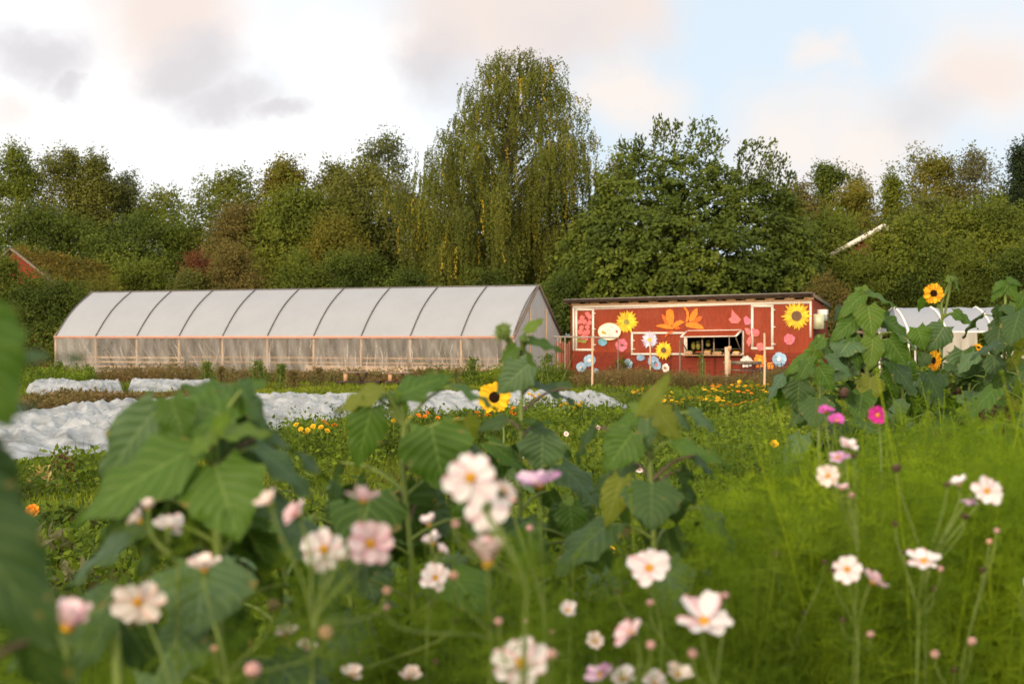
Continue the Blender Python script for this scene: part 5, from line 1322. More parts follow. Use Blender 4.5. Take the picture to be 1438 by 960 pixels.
def head(root, path, Y, px, py, rpx, n, kind, attach=None, dy=0):
    c = P(px, py, Y+dy-.03); r = rpx/F*Y; n = nrm(n); u, v, w = basis(n); r2 = random.Random(int(px+py)); top = path[-1]
    a = P(attach[0], attach[1], Y) if attach else top
    back = c-n*r*.22
    if kind == 'bud':
        mb = MB(); mb.ball(c, (r*.8, r*.8, r*.6), (u, v, w), 10, 7)
        for i in range(46):
            th = i*2.4; q = (i/46)**.5; base = c+(u*math.cos(th)+v*math.sin(th))*r*.75*q+w*r*.5*(1-q*q)
            d = nrm((u*math.cos(th)+v*math.sin(th))*(.3+q)+w*(1.1-q)); s_ = np.cross(d, w) if np.linalg.norm(np.cross(d, w)) > .1 else u
            s_ = nrm(s_); mb.add([base-s_*r*.16, base+s_*r*.16, base+d*r*r2.uniform(.45, .75)], [[0, 1, 2]], r2.random())
        f = obj('flower_bud', mb, m_sepal if kind == 'bud' else m_seed, root)
    elif kind == 'dead':
        mb = MB(); mb.ball(c, (r*.85, r*.85, r*.45), (u, v, w), 10, 7)
        petals(mb, c, n, r*1.05, 14, -.5, 1, -1, r2, .3, .5, 3, jit=.5)
        f = obj('seed_head', mb, m_seedhead if True else None, root)
    else:
        pm = {'yellow': pm_yellow, 'orange': pm_orangey}[kind]
        mb = MB(); petals(mb, c, n, r, 20, .10, 1.25, -1, r2, .06, .3, 6, jit=.09); petals(mb, c-n*.002, n, r*1.0, 20, .0, 1.25, -1, r2, .06, .3, 6, rot=.16, jit=.09)
        f = obj('flower_head', mb, pm, root, smooth=True)
        mb = MB(); mb.ball(c+n*r*.01, (r*.35, r*.35, r*.13), (u, v, w), 16, 9)
        for i in range(150):
            th = i*2.39996; q = r*.35*math.sqrt((i+.5)/150); p = c+(u*math.cos(th)+v*math.sin(th))*q+w*r*(.01+.13*math.sqrt(max(0, 1-(q/(r*.36))**2)))
            mb.ball(p, r*.028, None, 5, 4)
        obj('seed_disc', mb, m_seed, f, smooth=False)
        mb = MB(); petals(mb, c-n*r*.08, n, r*.62, 13, -.1, 1.3, -1, r2, .1, .2, 3); obj('sepals', mb, m_sepal, f)
    mb = MB(); a2 = a-np.array([0, 0, .02]); m1 = (a2+back)/2+np.array([0, 0, .0])-n*np.array([1, 1, 0])*r*.3
    mb.tube([a2, m1, back, c-n*.001], [.007, .007, .009, .012], 7); obj('neck', mb, m_stem_green, f, smooth=True)

UPF = (0, -.45, .85); TOC = (0, -.95, .3)
# A: big blurred plant at left
sunflower('large out-of-focus leafy sunflower plant without a bloom at left, nearest big rosette', 2.3, [(300, 612), (305, 700), (312, 960)], [
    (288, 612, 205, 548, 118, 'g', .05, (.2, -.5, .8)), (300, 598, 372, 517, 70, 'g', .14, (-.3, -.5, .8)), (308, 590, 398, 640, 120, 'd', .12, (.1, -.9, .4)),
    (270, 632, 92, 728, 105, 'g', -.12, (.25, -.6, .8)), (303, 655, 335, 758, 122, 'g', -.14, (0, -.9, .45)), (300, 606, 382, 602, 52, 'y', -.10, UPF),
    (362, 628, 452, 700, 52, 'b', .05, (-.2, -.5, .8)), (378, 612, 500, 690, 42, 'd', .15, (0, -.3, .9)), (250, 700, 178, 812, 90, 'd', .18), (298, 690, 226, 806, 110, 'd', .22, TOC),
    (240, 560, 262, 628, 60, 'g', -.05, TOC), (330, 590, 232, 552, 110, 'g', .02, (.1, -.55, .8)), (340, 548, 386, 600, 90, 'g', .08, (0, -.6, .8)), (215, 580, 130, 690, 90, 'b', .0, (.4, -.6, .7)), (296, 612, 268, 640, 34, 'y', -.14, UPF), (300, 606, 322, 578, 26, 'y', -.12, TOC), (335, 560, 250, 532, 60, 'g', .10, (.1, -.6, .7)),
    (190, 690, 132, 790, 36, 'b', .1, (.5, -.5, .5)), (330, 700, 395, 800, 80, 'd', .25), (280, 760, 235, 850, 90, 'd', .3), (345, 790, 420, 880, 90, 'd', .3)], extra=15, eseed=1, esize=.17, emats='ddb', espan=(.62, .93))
# B: leaves at the left edge, very near
sunflower('very near blurred dark leaves cut by the left edge of the picture', 1.25, [(-70, 470), (-60, 700), (-50, 960)], [
    (-75, 440, 20, 600, 170, 'g', -.02, (.3, -.8, .4)), (-40, 500, 122, 498, 34, 'b', .08, (.1, -.4, .9), .05), (-95, 690, 92, 905, 190, 'd', -.03, (.3, -.7, .5)), (-50, 640, 40, 720, 110, 'd', .06), (40, 900, 95, 1010, 120, 'd', .1),
    (-30, 580, 62, 560, 40, 'b', .1)], extra=0, eseed=2, group='sunflower plants')
sunflower('blurred bluish drooping sunflower leaves at the bottom left corner', 1.9, [(160, 880), (165, 960), (165, 1100)], [
    (158, 852, 92, 975, 46, 'b', -.03, (.5, -.6, .5)), (150, 845, 60, 905, 90, 'd', .05), (165, 860, 230, 950, 90, 'd', .08), (150, 870, 20, 900, 80, 'd', .1)], extra=3, eseed=3, esize=.14, emats='d', espan=(.4, .8))
sunflower('dark blurred leaves low at the left, before the grass', 2.6, [(60, 905), (62, 960), (64, 1100)], [(58, 900, 5, 940, 60, 'd', 0, UPF), (62, 898, 118, 930, 56, 'd', .05, UPF), (60, 896, 66, 960, 60, 'd', -.05, TOC)], extra=5, eseed=31, esize=.14, emats='d', espan=(.5, .9))
# C: plant left of centre
sunflower('leafy sunflower plant left of centre with arching leaf stalks, no bloom', 3.1, [(568, 592), (566, 640), (575, 740), (580, 960)], [
    (560, 556, 640, 518, 52, 'g', .04, (0, -.6, .8)), (632, 542, 705, 568, 44, 'g', .1, (.1, -.4, .9)), (536, 548, 466, 574, 42, 'l', -.04, (0, -.6, .8)), (552, 555, 575, 590, 36, 'y', .02),
    (522, 572, 500, 660, 60, 'g', -.04, (.2, -.9, .3)), (606, 600, 625, 692, 108, 'g', -.08, (0, -.95, .35)), (652, 588, 668, 628, 46, 'l', .03, (0, -.8, .6)),
    (560, 690, 600, 770, 100, 'd', .08), (530, 560, 560, 545, 30, 'y', .0), (480, 650, 455, 710, 60, 'b', .1, UPF), (640, 620, 700, 662, 60, 'd', .14), (590, 700, 660, 760, 80, 'd', .2), (520, 690, 470, 790, 90, 'd', .2)],
    r=.009, extra=17, eseed=4, esize=.18, emats='ddbg', espan=(.5, .9))
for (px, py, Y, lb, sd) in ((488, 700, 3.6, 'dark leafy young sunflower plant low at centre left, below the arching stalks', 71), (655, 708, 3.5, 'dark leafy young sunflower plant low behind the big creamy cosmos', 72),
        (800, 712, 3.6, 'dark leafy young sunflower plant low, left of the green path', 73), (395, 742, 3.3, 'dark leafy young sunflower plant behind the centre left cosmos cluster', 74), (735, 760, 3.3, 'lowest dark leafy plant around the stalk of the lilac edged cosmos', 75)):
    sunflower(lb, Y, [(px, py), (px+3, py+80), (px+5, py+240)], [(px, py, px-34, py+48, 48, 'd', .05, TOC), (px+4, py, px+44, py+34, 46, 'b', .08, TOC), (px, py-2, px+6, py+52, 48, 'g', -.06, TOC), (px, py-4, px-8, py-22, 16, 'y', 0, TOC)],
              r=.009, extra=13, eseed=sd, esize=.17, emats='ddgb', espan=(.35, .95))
# D: open sunflower
sunflower('slender sunflower plant carrying the single open yellow bloom with dark centre, middle of the picture', 6.2, [(706, 585), (710, 640), (715, 720), (718, 900)],
          [(712, 640, 690, 665, 24, 'g'), (714, 660, 745, 675, 24, 'd'), (714, 690, 680, 720, 30, 'd')], [(694.5, 557.5, 23.5, (-.12, -1, .12), 'yellow', (706, 588))], r=.007, extra=6, eseed=5, esize=.11, espan=(.3, .8))
# E: plant with buds
sunflower('sunflower plant with a round green spiky bud rising against the tunnel gable', 3.8, [(735, 470), (734, 520), (732, 600), (728, 960)], [
    (738, 465, 764, 445, 20, 'y', 0, (0, -.7, .7)), (744, 478, 795, 490, 28, 'g', .02, (0, -.6, .8)), (726, 487, 700, 508, 30, 'g', -.02), (735, 498, 758, 520, 26, 'y', .02),
    (742, 512, 696, 552, 52, 'b', -.05, TOC), (752, 540, 818, 566, 36, 'd', .05, (0, -.4, .9)), (728, 592, 786, 590, 18, 'g', -.05, (0, -.1, 1)), (686, 622, 748, 664, 44, 'g', -.04, (0, -.5, .8)),
    (762, 612, 760, 668, 72, 'b', -.05, TOC), (712, 590, 660, 602, 26, 'd', .05), (800, 545, 760, 535, 20, 'd', .1), (745, 600, 812, 640, 40, 'd', .15)],
    [(707, 467, 14, (-.5, -.7, .5), 'bud', (733, 500)), (719, 508, 8, (-.3, -1, .1), 'dead', (733, 520)), (735, 476, 7, (.2, -.5, .8), 'bud', (735, 500))], r=.008, extra=15, eseed=6, esize=.15, emats='dbg', espan=(.4, .8))
# F: plant right of centre
sunflower('bushy young sunflower plant right of centre in front of the green path, no bloom', 3.2, [(914, 575), (916, 640), (918, 720), (920, 960)], [
    (902, 582, 944, 521, 30, 'l', 0, (.4, -.7, .5)), (922, 575, 958, 618, 44, 'l', -.02, (.2, -.8, .5)), (897, 586, 838, 612, 28, 'g', .03), (888, 608, 848, 662, 62, 'g', -.06, TOC), (908, 590, 912, 634, 32, 'b', -.04, TOC),
    (948, 580, 975, 604, 28, 'b', .03), (968, 578, 1014, 606, 30, 'b', .08), (942, 620, 1034, 650, 34, 'g', -.04, (0, -.5, .8)), (975, 640, 1010, 670, 32, 'd', .1), (872, 672, 850, 742, 44, 'l', -.06, TOC),
    (905, 692, 905, 745, 42, 'b', .02, TOC), (945, 690, 952, 738, 50, 'd', -.02, TOC), (905, 580, 880, 560, 22, 'y', .05), (915, 574, 925, 556, 18, 'y', 0), (890, 650, 820, 690, 40, 'd', .15), (835, 600, 800, 650, 30, 'd', .2), (955, 660, 985, 715, 40, 'd', .1)],
    r=.009, extra=16, eseed=7, esize=.16, emats='dbg', espan=(.5, .88))
# G: big right group
sunflower('tallest leafy sunflower plant right of the stall, large heart shaped leaves, no bloom', 6.4, [(1213, 405), (1216, 470), (1218, 560), (1220, 700)], [
    (1212, 413, 1175, 448, 26, 'g', 0, (.1, -.8, .5)), (1217, 410, 1263, 428, 25, 'g', .1, (0, -.6, .8)), (1219, 430, 1226, 474, 44, 'y', -.1, TOC), (1212, 410, 1199, 402, 14, 'y', 0, TOC), (1214, 408, 1216, 398, 10, 'y', 0, TOC),
    (1203, 446, 1164, 480, 30, 'g', 0), (1243, 448, 1284, 476, 28, 'g', .1), (1198, 475, 1207, 518, 36, 'g', -.1, TOC), (1226, 474, 1222, 520, 38, 'y', -.12, TOC), (1248, 476, 1276, 514, 44, 'g', -.05, TOC),
    (1190, 482, 1186, 520, 34, 'd', 0, TOC), (1222, 530, 1222, 568, 42, 'l', -.12, TOC), (1252, 520, 1262, 552, 36, 'g', 0, TOC), (1204, 512, 1170, 536, 24, 'b', 0), (1240, 505, 1290, 520, 26, 'd', .1), (1200, 540, 1175, 560, 26, 'd', .05), (1240, 550, 1235, 590, 34, 'd', .1, TOC),
    (1195, 455, 1165, 500, 30, 'd', .2, TOC), (1235, 440, 1262, 470, 26, 'd', .2, TOC), (1180, 430, 1166, 458, 22, 'd', .2)], r=.013, extra=22, eseed=8, esize=.18, emats='ddbg', espan=(.35, .88))
sunflower('leafy sunflower plant hiding the right corner of the red stall', 6.0, [(1150, 470), (1152, 530), (1150, 620), (1150, 720)], [
    (1158, 474, 1128, 500, 24, 'g', 0), (1150, 478, 1172, 500, 28, 'g', .05), (1140, 500, 1100, 525, 24, 'g', .0), (1130, 528, 1083, 545, 26, 'g', .0), (1122, 536, 1120, 582, 46, 'd', -.05, TOC), (1150, 515, 1172, 550, 34, 'g', -.05, TOC),
    (1160, 500, 1205, 530, 28, 'b', .05), (1135, 510, 1120, 535, 30, 'g', -.05), (1105, 545, 1085, 580, 26, 'g', .1, TOC), (1140, 560, 1105, 600, 34, 'b', .1), (1160, 560, 1190, 590, 30, 'd', .1), (1145, 490, 1135, 520, 30, 'y', 0, TOC)],
    [(1186, 551, 9, (.3, -.9, -.2), 'dead', (1152, 530))], r=.011, extra=18, eseed=9, esize=.17, emats='ddbg', espan=(.35, .88))
# H: plant with the orange-yellow bloom
sunflower('tall sunflower plant with an open golden bloom high against the trees at right', 7.6, [(1322, 425), (1322, 500), (1318, 600), (1315, 760)], [
    (1326, 458, 1303, 494, 42, 'b', -.05, TOC), (1288, 460, 1300, 492, 40, 'g', -.08, TOC), (1297, 418, 1290, 440, 14, 'g', 0, TOC), (1340, 440, 1378, 460, 18, 'g', 0), (1340, 438, 1356, 450, 22, 'g', -.05), (1318, 405, 1305, 396, 14, 'g', .1, TOC),
    (1340, 394, 1350, 412, 12, 'y', .05), (1334, 396, 1330, 384, 10, 'y', .05), (1303, 497, 1290, 516, 22, 'b', 0), (1352, 492, 1352, 540, 46, 'b', -.1, TOC), (1335, 500, 1372, 520, 26, 'd', .05), (1296, 530, 1264, 550, 28, 'b', 0), (1320, 520, 1318, 560, 34, 'g', 0, TOC), (1345, 540, 1380, 570, 30, 'b', .1), (1300, 550, 1275, 585, 30, 'g', .1, TOC)],
    [(1311, 412, 15, (-.05, -1, .1), 'orange', (1322, 432)), (1312, 506, 15, (-.93, -.35, .05), 'orange', (1321, 515)), (1374, 488, 8, (.1, -.6, .8), 'orange', (1330, 520)), (1344, 547, 11, (-.3, -.8, -.4), 'dead', (1320, 560)), (1367, 579, 8, (-.3, -.8, -.3), 'dead', (1318, 600)), (1338, 392, 6, (.2, -.5, .7), 'bud', (1326, 440))],
    r=.012, extra=16, eseed=10, esize=.18, emats='bdg', espan=(.4, .80))
# I: right edge
sunflower('tall green sunflower plant with drooping leaves at the right edge of the picture', 7.2, [(1412, 395), (1412, 470), (1408, 560), (1405, 760)], [
    (1406, 396, 1392, 412, 12, 'g'), (1412, 394, 1432, 426, 22, 'g', 0, TOC), (1414, 392, 1438, 400, 14, 'g'), (1406, 430, 1402, 458, 26, 'd', 0, TOC), (1416, 428, 1436, 452, 24, 'g', 0, TOC), (1404, 450, 1396, 490, 30, 'd', 0, TOC), (1410, 460, 1420, 500, 30, 'g', 0, TOC), (1395, 500, 1400, 545, 34, 'b', 0, TOC), (1420, 500, 1438, 540, 28, 'l', 0, TOC),
    (1412, 400, 1388, 425, 16, 'g'), (1405, 520, 1380, 560, 28, 'd', 0, TOC), (1425, 560, 1420, 600, 24, 'l', 0, TOC)], r=.012, extra=24, eseed=11, esize=.19, emats='ddbg', espan=(.4, .92))
sunflower('second tall plant right at the picture edge, half cut off', 6.6, [(1442, 405), (1440, 500), (1438, 620), (1438, 760)], [
    (1442, 410, 1425, 440, 20, 'g', 0, TOC), (1440, 470, 1428, 510, 24, 'l', 0, TOC), (1440, 520, 1425, 565, 20, 'y', 0, TOC)], r=.011, extra=22, eseed=12, esize=.18, emats='gddb', espan=(.4, .95))
sunflower('bluish leafy sunflower plant low between the tallest one and the golden bloom', 7.0, [(1268, 505), (1268, 600), (1266, 760)], [(1268, 508, 1250, 545, 34, 'b', -.05, TOC), (1268, 508, 1292, 536, 32, 'g', 0, TOC), (1268, 506, 1276, 488, 18, 'y', 0, TOC)], r=.010, extra=20, eseed=21, esize=.19, emats='bdg', espan=(.4, .97))
sunflower('dark leafy sunflower plant between the golden bloom and the right edge plants', 7.4, [(1362, 500), (1362, 600), (1360, 760)], [(1362, 505, 1345, 545, 36, 'd', -.05, TOC), (1362, 505, 1384, 540, 34, 'b', 0, TOC), (1362, 502, 1370, 484, 18, 'g', 0, TOC)], r=.010, extra=20, eseed=22, esize=.19, emats='dbg', espan=(.4, .97))
# withered stem below H
for (px, y0, y1, Y, lb, sd) in ((1312, 600, 720, 6.6, 'withered dark sunflower stalk with brown curled leaves in the feathery green', 61), (1395, 560, 640, 6.8, 'dry brown stalks under the plant at the right edge', 62)):
    rr = np.random.default_rng(sd); t = P(px, y0, Y); g = t*[1, 1, 0]; root = thing('withered_stalk', lb, 'dead plant', g, 'withered stalks')
    mb = MB(); mb.tube([g, t*[1, 1, .5], t], [.014, .012, .009], 6); mb.tube([g+[.05, 0, 0], t*[1, 1, .6]+[.04, 0, 0], t*[1, 1, .97]+[.05, 0, 0]], [.011, .01, .007], 6); obj('stem', mb, m_stem_dark, root)
    n = 90; z = rr.uniform(P(px, y1, Y)[2], t[2], n); C = np.stack([t[0]+rr.normal(size=n)*.05, Y+rr.normal(size=n)*.05, z], 1)
    mb = MB(); kites(mb, C, rr.normal(size=(n, 3)), .055, .025, rr, down=np.tile([0, 0, -1.0], (n, 1))); obj('dead_leaves', mb, m_brownleaf, root)

# ================================================================ cosmos
CM = dict(w=pm_white, p=pm_pinkw, c=pm_cream, l=pm_lilac, m=pm_mag, u=pm_purple)
def fronds(mb, C, rr, w, Ls, D=None, rn=None):
    """twice-divided thready leaves growing from points C"""
    n = len(C)
    if D is None:
        D = rr.normal(size=(n, 3))*[1, 1, .5]+[0, 0, .4]; D /= np.linalg.norm(D, axis=1, keepdims=True)
    if rn is None: rn = rr.random(n)
    L = rr.uniform(*Ls, (n, 1)); S = np.cross(D, rr.normal(size=(n, 3))); S /= np.linalg.norm(S, axis=1, keepdims=True); U = np.cross(D, S)
    droop = np.array([0, 0, -.35]); at = lambda f: C+D*L*f+droop*L*f*f; I = np.arange(3*n).reshape(n, 3)
    mb.add(np.stack([C-U*w/2, C+U*w/2, at(1.0)], 1).reshape(-1, 3), I, rn)
    for f in (.2, .38, .55, .72, .88):
        b0 = at(f)
        for sg in (1, -1):
            e = b0+(S*sg*.8+D*.65+rr.normal(size=(n, 3))*.25)*L*.42*(1.15-f*.7)
            mb.add(np.stack([b0-D*w*.5, b0+D*w*.5, e], 1).reshape(-1, 3), I, rn)
def cosmos(label, Y, basepx, flowers=(), buds=(), junc=None, r=.0021, name='cosmos_plant', deep=.25):
    """flowers: (px,py,diam_px,normal,elevation,colour); buds: (px,py,r_px,kind)"""
    allp = [(f[0], f[1]) for f in flowers]+[(b[0], b[1]) for b in buds]
    lowest = max(p[1] for p in allp); J = P(*(junc or (basepx, lowest+60)), Y)
    base = np.array([J[0]+(basepx-(junc[0] if junc else basepx))/F*Y, Y+.04, 0.0])
    root = thing(name, label, 'cosmos plant', base, 'cosmos plants in the foreground'); r2 = random.Random(int(basepx+Y*100))
    mb = MB(); q = [base, base*.7+J*.3+[.015, .0, 0], base*.35+J*.65-[.012, 0, 0], J]; mb.tube(q, [r*1.35, r*1.25, r*1.1, r*1.0], 6)
    rr = np.random.default_rng(int(basepx)); th = []
    def branch(c, back, rad=1.0):
        d = c-J; side = np.array([d[0]*.25, 0, d[2]*.5]); m1 = J+side*.8+np.array([d[0]*.1, d[1]*.3, 0]); e = c-back
        pts = [(1-t)**3*J+3*(1-t)**2*t*(J+np.array([d[0]*.1, 0, d[2]*.4]))+3*(1-t)*t*t*(e-back*4-np.array([0, 0, .03]))+t**3*e for t in np.linspace(0, 1, 9)]
        mb.tube(pts, np.linspace(r, r*.75, 9)*rad, 5); return pts
    heads = []
    for f in flowers:
        px, py, D, n, el, cm = f[:6]; dy = r2.uniform(-.06, .06); c = P(px, py, Y+dy); n = nrm(n); rad = D/F*Y/2/max(.45, math.cos(el))*.92; n = nrm(n+np.array([r2.uniform(-.2, .2), r2.uniform(-.1, .1), r2.uniform(-.2, .2)]))
        branch(c, n*.006); heads.append((c, n, rad, el, cm))
    for b in buds:
        c = P(b[0], b[1], Y+r2.uniform(-.06, .06)); branch(c, np.array([0, 0, .005]), .8); heads.append((c, b))
    obj('stem', mb, m_stem_green, root, smooth=True)
    # thready leaves along the stem
    n = 90; t = rr.random(n)**1.2; near = []
    for h in heads:
        hc = h[0]; tt = rr.uniform(.0, .62, (7, 1)); near.append(J+(hc-J)*tt+rr.normal(size=(7, 3))*.01)
    tt = rr.random((46, 1))**1.1*.42; near.append(J-(J-base)*tt+rr.normal(size=(46, 3))*.012)
    near = np.concatenate(near)
    C = J-(J-base)*np.array([1, 1, 1])*(t*min(.75, deep*2/np.linalg.norm(J-base)))[:, None]
    mbt = MB(); d = rr.normal(size=(n, 3))*[1, 1, .5]+[0, 0, .5]; d /= np.linalg.norm(d, axis=1, keepdims=True); Lt = rr.uniform(.03, .09, n)[:, None]
    s_ = rr.normal(size=(n, 3)); s_ = np.cross(d, s_); s_ /= np.linalg.norm(s_, axis=1, keepdims=True)
    mbt.add(np.stack([C-s_*.0009, C+s_*.0009, C+d*Lt], 1).reshape(-1, 3), np.arange(3*n).reshape(n, 3), rr.random(n)); fronds(mbt, near, rr, .0016, (.05, .12)); obj('leaves', mbt, m_feather_dim, root)
    for h in heads:
        if len(h) == 5:
            c, n, rad, el, cm = h; mb = MB()
            petals(mb, c, n, rad*1.04, r2.choice((7, 8, 8)), el, .86, .03, r2, .12, .1, 6, r2.random()*6, .3)
            if cm in 'wpc' and r2.random() < .12: petals(mb, c+n*.002, n, rad*.6, 7, el+.45, .9, .1, r2, .12, .1, 4, r2.random(), .2)
            f = obj('flower', mb, CM[cm], root, smooth=True)
            mb = MB(); centre(mb, c+n*.003, n, rad*.21, .7, r2); obj('flower_centre', mb, m_yc, f, smooth=True)
            mb = MB(); petals(mb, c-n*.003, n, rad*.32, 8, -.1+el*.6, .5, -1, r2, .1, .1, 2); mb.ball(c-n*.005, .0045, None, 7, 5); obj('calyx', mb, m_sepal, f)
        else:
            c, b = h; rb = b[2]/F*Y*.9; k = b[3]; mb = MB(); mm = {'p': m_budpink, 'e': m_budpeach, 's': m_seedhead, 'g': m_sepal}[k]
            mb.ball(c, (rb*.95, rb*.95, rb*.85), None, 10, 7)
            petals(mb, c-[0, 0, rb*.6], (0, 0, 1), rb*1.5, 8, 1.0 if k != 's' else .75, 1.1, -1, r2, .1, .2, 3)
            f = obj('seed_head' if k == 's' else 'bud', mb, mm, root, smooth=(k != 's'))
            mb = MB(); petals(mb, c-[0, 0, rb*1.0], (0, 0, 1), rb*1.35, 8, .75, .8, -1, r2, .1, .1, 3); obj('calyx', mb, m_sepal, f)
    return root
FC = (0, -1, .25); FU = (0, -.5, .9); LF = (-.5, -.8, .3); RF = (.5, -.8, .2); BK = (.1, .75, .6); SU = (0, -.12, 1)
cosmos('cosmos with a large pink-flushed white bloom at the bottom left', 1.75, 170, [(194, 842, 80, (.25, -.9, -.15), .25, 'c')], [(355, 940, 14, 'p')], (250, 1010))
cosmos('cosmos with one closed round pale pink bloom at the bottom left corner', 1.6, 100, [(95, 884, 54, (0, -.3, 1), 1.0, 'p')], [(55, 770, 5, 'p')], (110, 1010))
cosmos('cosmos with a half closed pale cup and small peach buds under the big left leaves', 1.9, 300, [(287, 802, 46, (0, -.2, 1), .75, 'c')], [(457, 888, 13, 'e'), (384, 850, 12, 's'), (301, 910, 6, 'e')], (320, 960))
cosmos('cosmos with a turned away white bloom and a narrow peach one at left', 2.0, 260, [(237, 741, 48, (-.1, .6, .5), .35, 'w'), (199, 733, 34, (-.8, -.2, .7), .8, 'c'), (208, 716, 20, (0, -.3, 1), 1.0, 'c')], (), (250, 800))
cosmos('cosmos cluster of two large pale pink faces side by side at centre left, yellow eyes', 1.85, 440, [(456, 770, 74, (-.1, -1, .1), .15, 'w'), (520, 764, 76, (.15, -.9, .45), .35, 'p'), (417, 724, 44, (-.8, -.4, .5), .5, 'p'), (510, 705, 54, (.3, .3, 1), .55, 'p'), (379, 708, 32, (-.3, -.3, 1), .8, 'c')], [(543, 829, 7, 'e')], (440, 880))
cosmos('cosmos with the biggest creamy white blooms stacked one over the other in the centre', 1.75, 690, [(661, 671, 82, (-.05, -1, .25), .18, 'w'), (684, 712, 76, (.1, .75, -.2), .35, 'w'), (706, 690, 40, (.8, -.3, .5), .4, 'c')], [(640, 735, 6, 'p')], (740, 830))
cosmos('cosmos with one drooping oval pale pink bloom below the big creamy ones', 2.0, 690, [(685, 795, 42, (.05, -.1, 1), 1.1, 'p')], [(637, 808, 8, 'e'), (542, 852, 5, 'p')], (690, 900))
cosmos('cosmos with the side-on lilac edged bloom on a straight stalk in the centre', 2.4, 780, [(757, 684, 68, (0, -.10, 1), .55, 'l')], [(720, 702, 7, 'p'), (744, 741, 6, 'p')], (765, 880))
cosmos('small cosmos with narrow upright pink-white bloom left of the drooping oval one', 2.6, 610, [(603, 738, 20, (-.3, -.2, 1), 1.0, 'w'), (608, 765, 30, (-.2, -.2, 1), .9, 'w'), (617, 775, 20, (.5, -.2, .7), .8, 'w')], (), (600, 860))
cosmos('cosmos with a small loose white bloom beneath the narrow upright one', 2.6, 600, [(612, 812, 44, (-.1, -.9, .5), .45, 'w')], [], (600, 890))
cosmos('cosmos with a wide open white bloom with yellow eye at the bottom centre', 1.85, 735, [(733, 931, 90, (-.1, -.85, .5), .2, 'w')], [(700, 872, 6, 'p'), (775, 918, 9, 'p'), (738, 848, 4, 's')], (740, 1040))
cosmos('cosmos with a half turned white bloom and small dark seed heads right of centre', 2.5, 920, [(912, 799, 66, (.05, -.75, .65), .3, 'w')], [(913, 846, 7, 'p'), (973, 915, 6, 's'), (868, 830, 4, 's')], (930, 900))
cosmos('cosmos with the broad pure white bloom facing up near the bottom, right of centre', 2.1, 1010, [(988, 876, 88, (0, -.35, 1), .45, 'w')], [(1018, 836, 7, 'p'), (973, 917, 9, 'p')], (1005, 980))
cosmos('cosmos with a slanting side-on pink bloom at the bottom centre right', 2.1, 900, [(888, 891, 50, (-.75, -.2, .6), .4, 'p')], [(914, 905, 8, 'p'), (870, 930, 5, 's')], (890, 980))
cosmos('cosmos with a small yellowish white bloom left of the slanting pink one', 2.7, 836, [(836, 900, 30, (0, -1, .2), .25, 'c')], [], (838, 960))
cosmos('cosmos with white and lilac blooms cut by the bottom edge', 2.2, 870, [(843, 950, 42, (-.2, -.6, .8), .5, 'l'), (876, 954, 40, (0, -.4, 1), .5, 'w'), (918, 960, 44, (.2, -.5, .8), .4, 'w'), (951, 949, 42, (.2, -.5, .8), .5, 'c')], [(900, 935, 6, 'g')], (900, 1060))
cosmos('cosmos with faded greenish cream blooms low at centre left', 2.6, 450, [(402, 893, 34, (-.2, -.5, .8), .7, 'c'), (430, 912, 30, (.2, -.4, .8), .7, 'c')], [(640, 870, 5, 's')], (450, 980))
cosmos('cosmos with dim cream blooms at the bottom edge, centre left', 2.6, 520, [(494, 950, 32, (0, -.5, .8), .7, 'c'), (575, 952, 28, (0, -.5, .8), .8, 'c')], [(612, 929, 6, 's')], (530, 1050))
cosmos('cosmos with a small white bloom and pink buds deep in the green below the centre', 2.7, 800, [(798, 858, 28, (0, -.6, .7), .6, 'w')], [(774, 886, 7, 'p'), (738, 872, 5, 'p'), (770, 905, 5, 's')], (800, 930))
cosmos('cosmos pair with a yellow-eyed pale bloom and a pink side bloom, lower right', 2.6, 1215, [(1190, 799, 44, (-.35, -.9, .3), .2, 'w'), (1224, 818, 46, (.6, -.15, .8), .5, 'p')], [(1222, 890, 7, 'p'), (1170, 800, 5, 's'), (1183, 870, 5, 's')], (1205, 900))
cosmos('cosmos with a small white bloom facing up right of the pale pair', 2.7, 1300, [(1297, 789, 50, (0, -.5, .9), .35, 'w')], [(1270, 775, 4, 's'), (1321, 798, 5, 'p'), (1312, 827, 5, 's'), (1257, 735, 5, 's')], (1290, 870))
cosmos('cosmos with the pale blooms farthest right, one facing the viewer', 2.75, 1330, [(1385, 690, 48, (.15, -.95, .3), .2, 'w'), (1347, 682, 30, (-.5, -.2, .9), .6, 'w'), (1362, 700, 26, (-.2, -.2, -1), .4, 'l')], [(1355, 725, 6, 's'), (1259, 657, 8, 's'), (1330, 680, 5, 's')], (1300, 820))
cosmos('cosmos with a stack of pale blooms below the magenta ones', 2.9, 1200, [(1190, 627, 30, (.2, -.5, .9), .5, 'w'), (1177, 644, 32, (-.3, -.5, .8), .4, 'l'), (1163, 668, 36, (-.2, -.9, .2), .25, 'c'), (1182, 688, 26, (.2, -.2, 1), .6, 'p')], [(1195, 695, 6, 'p'), (1200, 640, 5, 's')], (1205, 780))
cosmos('cosmos with a pair of bright purple-pink blooms before the sunflower leaves', 3.6, 1165, [(1160, 579, 26, (-.2, -.5, .8), .5, 'u'), (1174, 592, 28, (.3, -.6, .7), .4, 'u')], [], (1168, 680))
cosmos('cosmos with a single deep magenta bloom right of the purple-pink pair', 3.6, 1235, [(1233, 583, 30, (-.2, -.9, .35), .35, 'm')], [], (1238, 690))
cosmos('cosmos bearing only seed heads and buds at the lower right', 2.7, 1340, [], [(1365, 900, 8, 'p'), (1313, 918, 8, 'p'), (1400, 745, 5, 'p'), (1389, 760, 5, 'e'), (1340, 940, 6, 's'), (1380, 800, 5, 's')], (1345, 990))
